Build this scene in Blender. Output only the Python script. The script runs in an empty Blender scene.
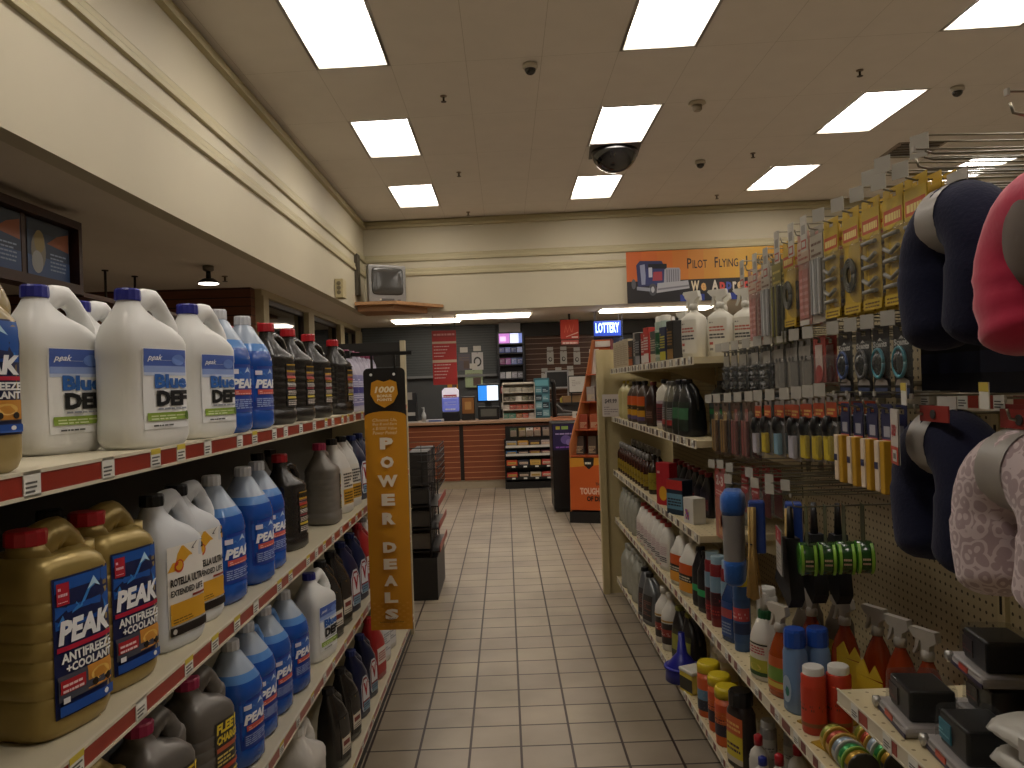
import bpy, bmesh, math, random
from mathutils import Vector, Matrix
random.seed(7)
S = bpy.context.scene
COL = S.collection
PI = math.pi
# ---------------------------------------------------------------- camera
f_px, roll, vpx, vpy = 780.0, 0.033, 505.0, 386.0
F0 = Vector(((vpx-512)/f_px, -(vpy-384)/f_px, 1)).normalized()      # world +Y seen in camera axes (x right, y up, z ahead)
R0 = Vector((math.cos(roll), math.sin(roll), 0)); R0 = (R0-F0*R0.dot(F0)).normalized()
U0 = F0.cross(R0)
if U0.y < 0: U0 = -U0
cam = bpy.data.objects.new('camera', bpy.data.cameras.new('camera')); COL.objects.link(cam)
cam.data.sensor_width = 36; cam.data.lens = f_px/1024*36; cam.data.clip_start = .02
ax = Vector((R0.x, F0.x, U0.x)); ay = Vector((R0.y, F0.y, U0.y)); az = -Vector((R0.z, F0.z, U0.z))
cam.matrix_world = Matrix(((ax.x, ay.x, az.x, 0), (ax.y, ay.y, az.y, 0), (ax.z, ay.z, az.z, 1.5), (0, 0, 0, 1)))
S.camera = cam
# ---------------------------------------------------------------- world, exposure
w = bpy.data.worlds.new('night'); S.world = w; w.use_nodes = True
w.node_tree.nodes['Background'].inputs[0].default_value = (.02, .025, .035, 1)
w.node_tree.nodes['Background'].inputs[1].default_value = .3
S.view_settings.view_transform = 'Standard'; S.view_settings.look = 'None'
S.view_settings.exposure = 0.0; S.view_settings.gamma = 1; S.view_settings.use_curve_mapping = False
LIGHT_W = 11.5          # emission of the troffer tubes
# ---------------------------------------------------------------- materials
def lin(h):
    h = h.lstrip('#'); v = [int(h[i:i+2], 16)/255 for i in (0, 2, 4)]
    return tuple(c/12.92 if c <= .04045 else ((c+.055)/1.055)**2.4 for c in v)
_m = {}
def M(hexc, rough=.5, metal=0, spec=.5, var=.06, scale=30, trans=0, emit=0, bump=0, alpha=1, sheen=0):
    key = (hexc, rough, metal, spec, var, scale, trans, emit, bump, alpha, sheen)
    if key in _m: return _m[key]
    m = bpy.data.materials.new('surface_'+hexc.lstrip('#')); m.use_nodes = True
    nt = m.node_tree; b = nt.nodes['Principled BSDF']; c = lin(hexc)
    b.inputs['Base Color'].default_value = (*c, 1)
    b.inputs['Roughness'].default_value = rough; b.inputs['Metallic'].default_value = metal
    b.inputs['Specular IOR Level'].default_value = spec
    if trans: b.inputs['Transmission Weight'].default_value = trans
    if alpha < 1: b.inputs['Alpha'].default_value = alpha
    if sheen: b.inputs['Sheen Weight'].default_value = sheen
    if emit:
        b.inputs['Emission Color'].default_value = (*c, 1); b.inputs['Emission Strength'].default_value = emit
    if var or bump:
        tc = nt.nodes.new('ShaderNodeTexCoord'); n = nt.nodes.new('ShaderNodeTexNoise'); n.inputs['Scale'].default_value = scale
        nt.links.new(tc.outputs['Object'], n.inputs['Vector'])
        if var:
            mx = nt.nodes.new('ShaderNodeMix'); mx.data_type = 'RGBA'
            mx.inputs[6].default_value = (*[v*(1-var) for v in c], 1); mx.inputs[7].default_value = (*[min(1, v*(1+var)) for v in c], 1)
            nt.links.new(n.outputs['Fac'], mx.inputs[0]); nt.links.new(mx.outputs[2], b.inputs['Base Color'])
        if bump:
            bp = nt.nodes.new('ShaderNodeBump'); bp.inputs['Strength'].default_value = bump; bp.inputs['Distance'].default_value = .002
            nt.links.new(n.outputs['Fac'], bp.inputs['Height']); nt.links.new(bp.outputs[0], b.inputs['Normal'])
    _m[key] = m; return m
def floor_mat():
    m = bpy.data.materials.new('quarry_tile'); m.use_nodes = True; nt = m.node_tree; N = nt.nodes; L = nt.links
    b = N['Principled BSDF']; tc = N.new('ShaderNodeTexCoord'); mp = N.new('ShaderNodeMapping')
    TX, TY = .211, .201
    mp.inputs['Location'].default_value = (-(.018)/TX, -.032/TY, 0); mp.inputs['Scale'].default_value = (1/TX, 1/TY, 1)
    L.new(tc.outputs['Object'], mp.inputs['Vector'])
    br = N.new('ShaderNodeTexBrick'); br.offset = 0; br.squash = 1
    br.inputs['Scale'].default_value = 1; br.inputs['Brick Width'].default_value = 1; br.inputs['Row Height'].default_value = 1
    br.inputs['Mortar Size'].default_value = .026; br.inputs['Mortar Smooth'].default_value = .15; br.inputs['Bias'].default_value = 0
    br.inputs['Color1'].default_value = (*lin('94897a'), 1); br.inputs['Color2'].default_value = (*lin('9c917e'), 1)
    br.inputs['Mortar'].default_value = (*lin('2e1a10'), 1)
    L.new(mp.outputs[0], br.inputs['Vector'])
    n = N.new('ShaderNodeTexNoise'); n.inputs['Scale'].default_value = 2.2; n.inputs['Detail'].default_value = 6
    L.new(tc.outputs['Object'], n.inputs['Vector'])
    rp = N.new('ShaderNodeValToRGB'); rp.color_ramp.elements[0].color = (.72, .7, .66, 1); rp.color_ramp.elements[1].color = (1.1, 1.08, 1.05, 1)
    rp.color_ramp.elements[0].position = .3; rp.color_ramp.elements[1].position = .7
    L.new(n.outputs['Fac'], rp.inputs[0])
    n2 = N.new('ShaderNodeTexNoise'); n2.inputs['Scale'].default_value = 90; L.new(tc.outputs['Object'], n2.inputs['Vector'])
    mu = N.new('ShaderNodeMix'); mu.data_type = 'RGBA'; mu.blend_type = 'MULTIPLY'; mu.inputs[0].default_value = 1
    L.new(br.outputs['Color'], mu.inputs[6]); L.new(rp.outputs[0], mu.inputs[7]); L.new(mu.outputs[2], b.inputs['Base Color'])
    b.inputs['Roughness'].default_value = .42
    bp = N.new('ShaderNodeBump'); bp.inputs['Strength'].default_value = .5; bp.inputs['Distance'].default_value = .003; bp.invert = True
    L.new(br.outputs['Fac'], bp.inputs['Height'])
    bp2 = N.new('ShaderNodeBump'); bp2.inputs['Strength'].default_value = .12; bp2.inputs['Distance'].default_value = .002
    L.new(n2.outputs['Fac'], bp2.inputs['Height']); L.new(bp.outputs[0], bp2.inputs['Normal']); L.new(bp2.outputs[0], b.inputs['Normal'])
    return m
def dots_mat(hexc, hole, pitch, r=.18, axes='yz'):
    """perforated metal / pegboard: holes on a square grid"""
    m = bpy.data.materials.new('pegboard'); m.use_nodes = True; nt = m.node_tree; N = nt.nodes; L = nt.links
    b = N['Principled BSDF']; tc = N.new('ShaderNodeTexCoord'); sp = N.new('ShaderNodeSeparateXYZ'); L.new(tc.outputs['Object'], sp.inputs[0])
    def cell(o):
        a = N.new('ShaderNodeMath'); a.operation = 'MULTIPLY'; a.inputs[1].default_value = 1/pitch; L.new(o, a.inputs[0])
        fr = N.new('ShaderNodeMath'); fr.operation = 'FRACT'; L.new(a.outputs[0], fr.inputs[0])
        s = N.new('ShaderNodeMath'); s.operation = 'SUBTRACT'; s.inputs[1].default_value = .5; L.new(fr.outputs[0], s.inputs[0])
        p = N.new('ShaderNodeMath'); p.operation = 'MULTIPLY'; L.new(s.outputs[0], p.inputs[0]); L.new(s.outputs[0], p.inputs[1]); return p.outputs[0]
    d = {'x': 0, 'y': 1, 'z': 2}
    ad = N.new('ShaderNodeMath'); ad.operation = 'ADD'; L.new(cell(sp.outputs[d[axes[0]]]), ad.inputs[0]); L.new(cell(sp.outputs[d[axes[1]]]), ad.inputs[1])
    lt = N.new('ShaderNodeMath'); lt.operation = 'LESS_THAN'; lt.inputs[1].default_value = r*r; L.new(ad.outputs[0], lt.inputs[0])
    mx = N.new('ShaderNodeMix'); mx.data_type = 'RGBA'; mx.inputs[6].default_value = (*lin(hexc), 1); mx.inputs[7].default_value = (*lin(hole), 1)
    L.new(lt.outputs[0], mx.inputs[0]); L.new(mx.outputs[2], b.inputs['Base Color']); b.inputs['Roughness'].default_value = .5
    return m
def slat_mat(hexc, groove, pitch, frac=.1, axis=2, rough=.35, grain=(1, 1, 14)):
    """slatwall: wood boards with a groove every pitch metres"""
    m = bpy.data.materials.new('slatwall'); m.use_nodes = True; nt = m.node_tree; N = nt.nodes; L = nt.links
    b = N['Principled BSDF']; tc = N.new('ShaderNodeTexCoord'); sp = N.new('ShaderNodeSeparateXYZ'); L.new(tc.outputs['Object'], sp.inputs[0])
    a = N.new('ShaderNodeMath'); a.operation = 'MULTIPLY'; a.inputs[1].default_value = 1/pitch; L.new(sp.outputs[axis], a.inputs[0])
    fr = N.new('ShaderNodeMath'); fr.operation = 'FRACT'; L.new(a.outputs[0], fr.inputs[0])
    lt = N.new('ShaderNodeMath'); lt.operation = 'LESS_THAN'; lt.inputs[1].default_value = frac; L.new(fr.outputs[0], lt.inputs[0])
    mp = N.new('ShaderNodeMapping'); mp.inputs['Scale'].default_value = grain; L.new(tc.outputs['Object'], mp.inputs[0])
    n = N.new('ShaderNodeTexNoise'); n.inputs['Scale'].default_value = 4; n.inputs['Detail'].default_value = 5; L.new(mp.outputs[0], n.inputs['Vector'])
    c = lin(hexc); m1 = N.new('ShaderNodeMix'); m1.data_type = 'RGBA'
    m1.inputs[6].default_value = (*[v*.65 for v in c], 1); m1.inputs[7].default_value = (*[v*1.3 for v in c], 1); L.new(n.outputs['Fac'], m1.inputs[0])
    mx = N.new('ShaderNodeMix'); mx.data_type = 'RGBA'; mx.inputs[7].default_value = (*lin(groove), 1)
    L.new(m1.outputs[2], mx.inputs[6]); L.new(lt.outputs[0], mx.inputs[0]); L.new(mx.outputs[2], b.inputs['Base Color']); b.inputs['Roughness'].default_value = rough
    return m
def wood(hexc, rough=.4, grain=(14, 1, 14)):
    return slat_mat(hexc, hexc, 99, 0, 2, rough, grain)
# ---------------------------------------------------------------- mesh builder
class MB:
    def __init__(s): s.v = []; s.f = []; s.m = []; s.sm = []
    def add(s, vs, fs, mi=0, smooth=False, T=None):
        o = len(s.v)
        for p in vs: s.v.append(tuple(T @ Vector(p)) if T is not None else tuple(p))
        for q in fs: s.f.append(tuple(o+i for i in q)); s.m.append(mi); s.sm.append(smooth)
        return s
    def box(s, x0, y0, z0, x1, y1, z1, mi=0, T=None, bev=0):
        if bev <= 0:
            v = [(x0,y0,z0),(x1,y0,z0),(x1,y1,z0),(x0,y1,z0),(x0,y0,z1),(x1,y0,z1),(x1,y1,z1),(x0,y1,z1)]
            return s.add(v, [(0,3,2,1),(4,5,6,7),(0,1,5,4),(1,2,6,5),(2,3,7,6),(3,0,4,7)], mi, False, T)
        hx, hy, hz = (x1-x0)/2, (y1-y0)/2, (z1-z0)/2; bev = min(bev, hx*.98, hy*.98, hz*.98)
        cx, cy, cz = (x0+x1)/2, (y0+y1)/2, (z0+z1)/2
        bm = bmesh.new(); bmesh.ops.create_cube(bm, size=2)
        for q in bm.verts: q.co = (cx+q.co.x*hx, cy+q.co.y*hy, cz+q.co.z*hz)
        bmesh.ops.bevel(bm, geom=bm.edges[:], offset=bev, segments=2, affect='EDGES', profile=.5)
        bm.verts.index_update(); s.add([q.co[:] for q in bm.verts], [[q.index for q in g.verts] for g in bm.faces], mi, False, T); bm.free(); return s
    def loft(s, rings, mi=0, smooth=True, cap=True, closed=True, T=None, mis=None):
        n = len(rings[0]); vs = [p for r in rings for p in r]; o = len(s.v)
        s.add(vs, [], mi, smooth, T)
        for i in range(len(rings)-1):
            mm = mis[i] if mis else mi
            for j in range(n if closed else n-1):
                k = (j+1) % n
                s.f.append((o+i*n+j, o+i*n+k, o+(i+1)*n+k, o+(i+1)*n+j)); s.m.append(mm); s.sm.append(smooth)
        if cap:
            s.f.append(tuple(o+j for j in reversed(range(n)))); s.m.append(mis[0] if mis else mi); s.sm.append(False)
            s.f.append(tuple(o+(len(rings)-1)*n+j for j in range(n))); s.m.append(mis[-1] if mis else mi); s.sm.append(False)
        return s
    def lathe(s, prof, cx=0, cy=0, n=20, mi=0, T=None, smooth=True, mis=None):
        rings = [[(cx+r*math.cos(2*PI*j/n), cy+r*math.sin(2*PI*j/n), z) for j in range(n)] for r, z in prof]
        return s.loft(rings, mi, smooth, True, True, T, mis)
    def tube(s, pts, rad, n=8, mi=0, T=None, flat=1.0, caps=True):
        pts = [Vector(p) for p in pts]; rings = []
        rad = rad if isinstance(rad, (list, tuple)) else [rad]*len(pts)
        ref = None
        for i, p in enumerate(pts):
            t = (pts[min(i+1, len(pts)-1)]-pts[max(i-1, 0)]).normalized()
            if ref is None: ref = Vector((0, 1, 0)) if abs(t.y) < .9 else Vector((1, 0, 0))
            u = t.cross(ref).normalized(); v = u.cross(t).normalized(); ref = v
            rings.append([tuple(p+u*rad[i]*math.cos(2*PI*j/n)+v*rad[i]*flat*math.sin(2*PI*j/n)) for j in range(n)])
        return s.loft(rings, mi, True, caps, True, T)
    def prism(s, poly, h0, h1, axis='y', mi=0, T=None):
        """2-D outline extruded; axis y: outline in xz; axis z: outline in xy; axis x: outline in yz"""
        def P(a, b, h): return (a, h, b) if axis == 'y' else (a, b, h) if axis == 'z' else (h, a, b)
        n = len(poly); vs = [P(a, b, h0) for a, b in poly]+[P(a, b, h1) for a, b in poly]
        fs = [tuple(range(n)), tuple(reversed(range(n, 2*n)))]+[(i, (i+1) % n+0, (i+1) % n+n, i+n) for i in range(n)]
        return s.add(vs, fs, mi, False, T)
    def build(s, name, mats, parent=None, loc=None, rz=0, label=None):
        me = bpy.data.meshes.new(name); me.from_pydata(s.v, [], s.f)
        for m in (mats if isinstance(mats, (list, tuple)) else [mats]): me.materials.append(m)
        me.polygons.foreach_set('material_index', s.m); me.polygons.foreach_set('use_smooth', s.sm); me.update()
        bm = bmesh.new(); bm.from_mesh(me); bmesh.ops.recalc_face_normals(bm, faces=bm.faces); bm.to_mesh(me); bm.free()
        o = bpy.data.objects.new(name, me); COL.objects.link(o)
        if parent: o.parent = parent
        if loc: o.location = loc
        if rz: o.rotation_euler = (0, 0, rz)
        if label: o['label'] = label
        return o
def tag(o, label, cat, group=None, kind=None):
    o['label'] = label; o['category'] = cat
    if group: o['group'] = group
    if kind: o['kind'] = kind
    return o
def thing(name, label, cat, loc=(0,0,0), rz=0, group=None):
    o = bpy.data.objects.new(name, None); COL.objects.link(o); o.location = loc; o.rotation_euler = (0, 0, rz); o.empty_display_size = .05
    return tag(o, label, cat, group)
def struct(name, mb, mats, label=None):
    o = mb.build(name, mats); o['kind'] = 'structure'
    if label: o['label'] = label
    return o
KIDS = {}
def dup(root, loc=None, rz=None, label=None, group=None, rx=0, ry=0, sc=1):
    r = root.copy(); COL.objects.link(r)
    for ch in root.children:
        c = ch.copy(); COL.objects.link(c); c.parent = r
        for g in ch.children:
            d = g.copy(); COL.objects.link(d); d.parent = c
    if loc is not None: r.location = loc
    if rz is not None: r.rotation_euler = (rx, ry, rz)
    if label: r['label'] = label
    if group: r['group'] = group
    r.scale = (sc, sc, sc)
    return r
# text as mesh -------------------------------------------------
_tx = {}
def text2d(txt, bold=.02, shear=0):
    k = (txt, bold, shear)
    if k in _tx: return _tx[k]
    c = bpy.data.curves.new('t', 'FONT'); c.body = txt; c.size = 1; c.offset = bold; c.shear = shear; c.resolution_u = 2
    o = bpy.data.objects.new('t', c); COL.objects.link(o); bpy.context.view_layer.update()
    me = o.evaluated_get(bpy.context.evaluated_depsgraph_get()).to_mesh()
    vs = [(v.co.x, v.co.y) for v in me.vertices]; fs = [tuple(p.vertices) for p in me.polygons]
    x0 = min(v[0] for v in vs); x1 = max(v[0] for v in vs); y0 = min(v[1] for v in vs); y1 = max(v[1] for v in vs)
    vs = [((x-x0)/(x1-x0), (y-y0)/(y1-y0)) for x, y in vs]
    bpy.data.objects.remove(o); bpy.data.curves.remove(c)
    _tx[k] = (vs, fs, (x1-x0)/(y1-y0)); return _tx[k]
class Art:
    """flat artwork (panels, bars, letters) wrapped on a surface function P(u, v, off) with u, v in 0..1"""
    def __init__(s, P, step=1): s.P = P; s.mb = MB(); s.mats = []; s.step = step; s.layer = 0
    def mi(s, c, **k):
        m = c if not isinstance(c, str) else M(c, var=0, rough=k.get('rough', .4), emit=k.get('emit', 0))
        if m not in s.mats: s.mats.append(m)
        return s.mats.index(m)
    def off(s): s.layer += 1; return .0012+s.layer*.00025
    def rect(s, u0, v0, u1, v1, c, off=None, **k):
        off = off if off is not None else s.off(); nu = nv = s.step; mi = s.mi(c, **k)
        vs = [s.P(u0+(u1-u0)*i/nu, v0+(v1-v0)*j/nv, off) for j in range(nv+1) for i in range(nu+1)]
        fs = [(j*(nu+1)+i, j*(nu+1)+i+1, (j+1)*(nu+1)+i+1, (j+1)*(nu+1)+i) for j in range(nv) for i in range(nu)]
        s.mb.add(vs, fs, mi, True); return s
    def poly(s, pts, c, **k):
        off = s.off(); s.mb.add([s.P(u, v, off) for u, v in pts], [tuple(range(len(pts)))], s.mi(c, **k)); return s
    def disc(s, u, v, ru, rv, c, n=16, **k):
        return s.poly([(u+ru*math.cos(2*PI*i/n), v+rv*math.sin(2*PI*i/n)) for i in range(n)], c, **k)
    def text(s, t, u0, v0, u1, v1, c, bold=.02, shear=0, rise=0, **k):
        vs, fs, _ = text2d(t, bold, shear); off = s.off()+.0004; mi = s.mi(c, **k)
        s.mb.add([s.P(u0+(u1-u0)*x, v0+(v1-v0)*y+rise*x, off) for x, y in vs], fs, mi); return s
    def lines(s, u0, v0, u1, v1, n, c, fill=.45, rnd=.35, **k):
        """rows of print too small to read: short bars"""
        off = s.off(); mi = s.mi(c, **k); h = (v1-v0)/n; R = random.Random(n*7+int(u0*100))
        for i in range(n):
            a = u0
            while a < u1-.01:
                b = min(u1, a+(u1-u0)*R.uniform(.08, .25)); y = v0+i*h
                s.mb.add([s.P(a, y, off), s.P(b, y, off), s.P(b, y+h*fill, off), s.P(a, y+h*fill, off)], [(0, 1, 2, 3)], mi); a = b+(u1-u0)*.03
                if R.random() < rnd*.3: break
        return s
    def build(s, name, parent=None, **k): return s.mb.build(name, s.mats, parent, **k)
def plane_art(origin, U, V, step=1):
    o = Vector(origin); U = Vector(U); V = Vector(V); N = U.cross(V).normalized()
    return Art(lambda u, v, off: tuple(o+U*u+V*v+N*off), step)

# ================================================================ SETTING
CREAM = M('bcb49c', .6, var=.03, scale=3); MOULD = M('afa584', .55, var=.02); CEILM = M('dcd6d0', .8, var=.05, scale=4)
SH = -.078             # the ceiling rows run slightly askew to the aisle
X0, CEIL, LOW = -2.19, 4.2, 2.72
def yw(x, y): return y+SH*(x+1.2)
mb = MB(); mb.box(-7.5, -3.5, -.1, 9.5, 16.2, 0); struct('floor', mb, floor_mat())
# ceiling of lay-in tiles, holes where the troffers sit
GX, GY = .6325, 1.267
lights = [(-1.48, j) for j in (6.51-3*GY+.001, 6.51-GY, 6.51+GY, 6.51+3*GY)]
cells = set()
cols = {0: -1.18, 4: 1.33, 8: 3.80, 12: 6.3}
mb = MB(); ii = range(-2, 18)
def gx(i): return -1.49+(i)*.6275
rows = {}
for i in ii:
    for j in range(-6, 6):
        x0, x1 = max(gx(i), X0), gx(i+1)
        y0 = 6.53+j*GY
        if i in (0, 4, 8, 12) and j % 2 == 1: cells.add((i, j)); continue
        g = .002; z = CEIL
        a = [(x0+g, yw(x0+g, y0+g)), (x1-g, yw(x1-g, y0+g)), (x1-g, yw(x1-g, y0+GY-g)), (x0+g, yw(x0+g, y0+GY-g))]
        if a[2][1] > 12.9 and a[0][1] > 12.45: continue
        mb.add([(*p, z) for p in a], [(3, 2, 1, 0)], 0)
# T-bar grid just above the tiles shows in the joints
mb.add([(X0, -3.6, CEIL+.3), (10, -3.6, CEIL+.3), (10, 13, CEIL+.3), (X0, 13, CEIL+.3)], [(0, 1, 2, 3)], 1)
for i in ii:
    x = gx(i); mb.add([(x-.006, -3.5, CEIL+.0015), (x+.006, -3.5, CEIL+.0015), (x+.006, 12.8, CEIL+.0015), (x-.006, 12.8, CEIL+.0015)], [(0, 1, 2, 3)], 1)
for j in range(-6, 6):
    y = 6.53+j*GY; mb.add([(X0, yw(X0, y-.006), CEIL+.0015), (9.5, yw(9.5, y-.006), CEIL+.0015), (9.5, yw(9.5, y+.006), CEIL+.0015), (X0, yw(X0, y+.006), CEIL+.0015)], [(0, 1, 2, 3)], 1)
struct('ceiling', mb, [CEILM, M('b3aba2', .6)])
# left fascia above the lowered ceiling, with crown and two reeded mouldings
mb = MB(); mb.box(X0-.12, -3.5, LOW, X0, 12.6, CEIL+.02); struct('wall_left', mb, CREAM)
def moulding(name, zs, side='l'):
    for n, (z, h, d) in enumerate(zs):
        mb = MB()
        prof = [(0, z), (d, z+.006), (d, z+h*.35), (d*.6, z+h*.5), (d*.6, z+h*.8), (0, z+h)]
        if side == 'l': mb.prism([(X0+a, b) for a, b in prof], -3.5, 12.55, 'y')
        else:
            for xa, xb in ((X0, 9.5),):
                vs = [(xa, HY(xa)-a, b) for a, b in prof]+[(xb, HY(xb)-a, b) for a, b in prof]; k = len(prof)
                mb.add(vs, [tuple(range(k)), tuple(range(k, 2*k))]+[(i, (i+1) % k, (i+1) % k+k, i+k) for i in range(k)])
        struct('trim_%d' % (n+1 if side == 'l' else n+4), mb, MOULD)
def HY(x): return 12.5+SH*(x-X0)
moulding('l', [(CEIL-.13, .13, .05), (3.53, .12, .028), (3.30, .12, .028)])
mb = MB(); t = .15
mb.add([(X0-.1, HY(X0-.1), LOW), (9.5, HY(9.5), LOW), (9.5, HY(9.5), CEIL+.02), (X0-.1, HY(X0-.1), CEIL+.02), (X0-.1, HY(X0-.1)+t, LOW), (9.5, HY(9.5)+t, LOW), (9.5, HY(9.5)+t, CEIL+.02), (X0-.1, HY(X0-.1)+t, CEIL+.02)],
       [(0, 1, 2, 3), (4, 7, 6, 5), (0, 4, 5, 1), (1, 5, 6, 2), (2, 6, 7, 3), (3, 7, 4, 0)]); struct('wall_header', mb, CREAM)
moulding('b', [(CEIL-.13, .13, .05), (3.53, .12, .028), (3.30, .12, .028)], 'b')
# lowered ceiling: left bay and the alcove over the counter (one L-shaped slab)
mb = MB(); mb.box(-7.5, -3.5, LOW, X0-.12, 16.2, LOW+.1); LQ = [(X0-.12, HY(X0-.12)+.15), (9.5, HY(9.5)+.15), (9.5, 16.2), (X0-.12, 16.2)]; mb.prism(LQ, LOW, LOW+.1, 'z')
struct('ceiling_low', mb, M('d8cfc0', .8, var=.04, scale=3))
BRWN = slat_mat('6a3e2a','2a1a12', .1, .12)
mb = MB(); mb.box(-7.5, 8.9, 0, -2.86, 9.05, LOW); struct('wall_wood', mb, BRWN)
mb = MB(); mb.box(-7.6, -3.5, 0, -7.45, 9, LOW); struct('wall_far_left', mb, M('3c2a20', .6))
mb = MB(); mb.box(-7.6, -3.65, 0, 9.6, -3.5, CEIL); struct('wall_behind', mb, CREAM)
mb = MB(); mb.box(9.5, -3.5, 0, 9.65, 16.2, CEIL); struct('wall_right', mb, CREAM)
mb = MB(); mb.box(-2.95, 15.3, 0, 9.5, 15.45, LOW); struct('wall_back', mb, M('3d4043', .5, var=.1))
# window wall behind the left bay: cream piers, dark frames, glass
mb = MB(); mb.box(-2.95, 9.05, 0, -2.78, 15.3, .75); mb.box(-2.95, 9.05, LOW-.08, -2.78, 15.3, LOW)
for y in (9.05, 11.25, 13.4, 15.1): mb.box(-2.95, y-.12*(y > 9.1), .75, -2.76, y+.2, LOW-.08)
struct('wall_window', mb, M('a89c7c', .6))
for n, (a, b) in enumerate(((9.25, 11.13), (11.45, 13.28), (13.6, 14.98))):
    r = thing('window_%d' % (n+1), 'w', 'w'); del r['label'], r['category']; r['kind'] = 'structure'; r.location = (-2.87, a, .75)
    mb = MB(); L_ = b-a; H_ = LOW-.08-.75
    for bx in ((-.03, 0, 0, .04, .06, H_), (-.03, L_-.06, 0, .04, L_, H_), (-.03, 0, 0, .04, L_, .06), (-.03, 0, H_-.06, .04, L_, H_)): mb.box(*bx)
    mb.build('window_frame', M('2a1b12', .4), r)
    mb = MB(); mb.box(-.005, .06, .06, .005, L_-.06, H_-.06); mb.build('pane', M('0c0e10', .04, spec=.9, var=0), r)
# ---------------------------------------------------------------- lamps of the room
def troffer_parts(root, W, L, tubes, em):
    # white folded housing with sloping reflector sides and a rippled lens
    mb = MB(); g = .008; d = .10
    o = [(0, 0), (W, 0), (W, L), (0, L)]; i1 = [(g, g), (W-g, g), (W-g, L-g), (g, L-g)]; i2 = [(.05, .05), (W-.05, .05), (W-.05, L-.07), (.05, L-.07)]
    vs = [(x, yy+SH*x, 0) for x, yy in o]+[(x, yy+SH*x, -.003) for x, yy in i1]+[(x, yy+SH*x, d) for x, yy in i2]
    fs = [(k, (k+1) % 4, (k+1) % 4+4, k+4) for k in range(4)]+[(k+4, (k+1) % 4+4, (k+1) % 4+8, k+8) for k in range(4)]+[(8, 9, 10, 11)]
    mb.add(vs, fs); mb.build('housing', M('f0eee8', .5, var=0), root)
    mb = MB(); n = 8
    x0, x1 = .03, W-.03
    for k in range(2):
        a = x0+(x1-x0)*k/2; b = x0+(x1-x0)*(k+1)/2; m0 = (a+b)/2; r = (b-a)/2
        rings = []
        for yy in (.04, .07, .11, L-.17, L-.13, L-.09):
            s_ = {.04: .35, .07: .8}.get(yy, .35 if yy == L-.09 else .8 if yy == L-.13 else 1)
            rings.append([(m0-r*math.cos(PI*j/n), yy+SH*(m0-r*math.cos(PI*j/n)), .066-.05*s_*math.sin(PI*j/n)) for j in range(n+1)])
        mb.loft(rings, 0, True, False, False)
    mb.build('diffuser', em, root)
EM = M('fff6ec', .4, var=0, emit=LIGHT_W)
names = {0: 'in the left row', 4: 'in the middle row', 8: 'in the right row', 12: 'in the far right row'}
ordn = ['nearest', 'second', 'third', 'farthest']
for i in (0, 4, 8, 12):
    js = sorted(j for (a, j) in cells if a == i)
    for j in js:
        y0 = 6.53+j*GY; x = gx(i)
        vis = [q for q in js if q in (-1, 1, 3)]
        lab = 'recessed white ceiling light %s, %s one in view' % (names[i], {-1: 'nearest', 1: 'middle', 3: 'farthest'}.get(j, ''))
        if j in (-3, -5): lab = 'recessed white ceiling light %s, %s' % (names[i], 'just behind the nearest one' if j == -3 else 'rearmost of all')
        t = thing('ceiling_light', lab, 'ceiling light', (x+.02, yw(x+.02, y0+.02), CEIL), 0, 'recessed ceiling lights')
        troffer_parts(t, .5875, GY-.04, 2, EM)
# lights in the lowered ceiling of the counter alcove
def low_light(x, y, W, L, lab):
    t = thing('ceiling_light', lab, 'ceiling light', (x, y, LOW-.012), 0, 'alcove ceiling lights')
    mb = MB(); mb.box(0, 0, 0, W, .03, .014); mb.box(0, L-.03, 0, W, L, .014); mb.box(0, .03, 0, .03, L-.03, .014); mb.box(W-.03, .03, 0, W, L-.03, .014)
    mb.build('frame', M('ddd8cc', .5), t)
    mb = MB(); mb.prism([(.05, -.03), (W-.05, -.03), (W-.03, .012), (.03, .012)], .03, L-.03, 'y'); mb.build('diffuser', M('fff1dc', .4, var=0, emit=9), t)  # lens dropped below the frame, shaped to spill light onto the ceiling
low_light(-1.98, 13.55, 1.25, .6, 'fluorescent light panel in the low ceiling over the left end of the counter')
low_light(-.8, 12.95, 1.3, .6, 'fluorescent light panel in the low ceiling over the middle of the counter')
low_light(1.6, 12.75, 1.9, .5, 'fluorescent light panel in the low ceiling just below the banner')
low_light(4.6, 12.9, 1.3, .6, 'fluorescent light panel in the low ceiling behind the right racks')
# ================================================================ PRODUCT KIT
def se(t, n): c = math.cos(t); s_ = math.sin(t); return math.copysign(abs(c)**(2/n), c), math.copysign(abs(s_)**(2/n), s_)
class Body:
    """lofted container; sections (z, hx, hy, cx, cy, n); front faces -y"""
    def __init__(s, secs, N=28):
        s.s = [q if len(q) == 6 else (*q, *((0, 0, 3)[len(q)-3:])) for q in secs]; s.N = N
    def rings(s):
        out = []
        for z, hx, hy, cx, cy, n in s.s:
            out.append([(cx+hx*a, cy+hy*b, z) for a, b in (se(2*PI*(j+.5)/s.N, n) for j in range(s.N))])
        return out
    def front(s, x, z):
        q = s.s
        for k in range(len(q)-1):
            if q[k][0] <= z <= q[k+1][0]: break
        a, b = q[k], q[k+1]; t = (z-a[0])/max(1e-6, b[0]-a[0]); t = max(0, min(1, t))
        g = [a[i]+(b[i]-a[i])*t for i in range(6)]
        d = min(.999, abs((x-g[3])/g[1])); return g[4]-g[2]*(1-d**g[5])**(1/g[5])
    def art(s, x0, x1, z0, z1, step=5): return Art(lambda u, v, off: (x0+(x1-x0)*u, s.front(x0+(x1-x0)*u, z0+(z1-z0)*v)-off, z0+(z1-z0)*v), step)
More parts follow.
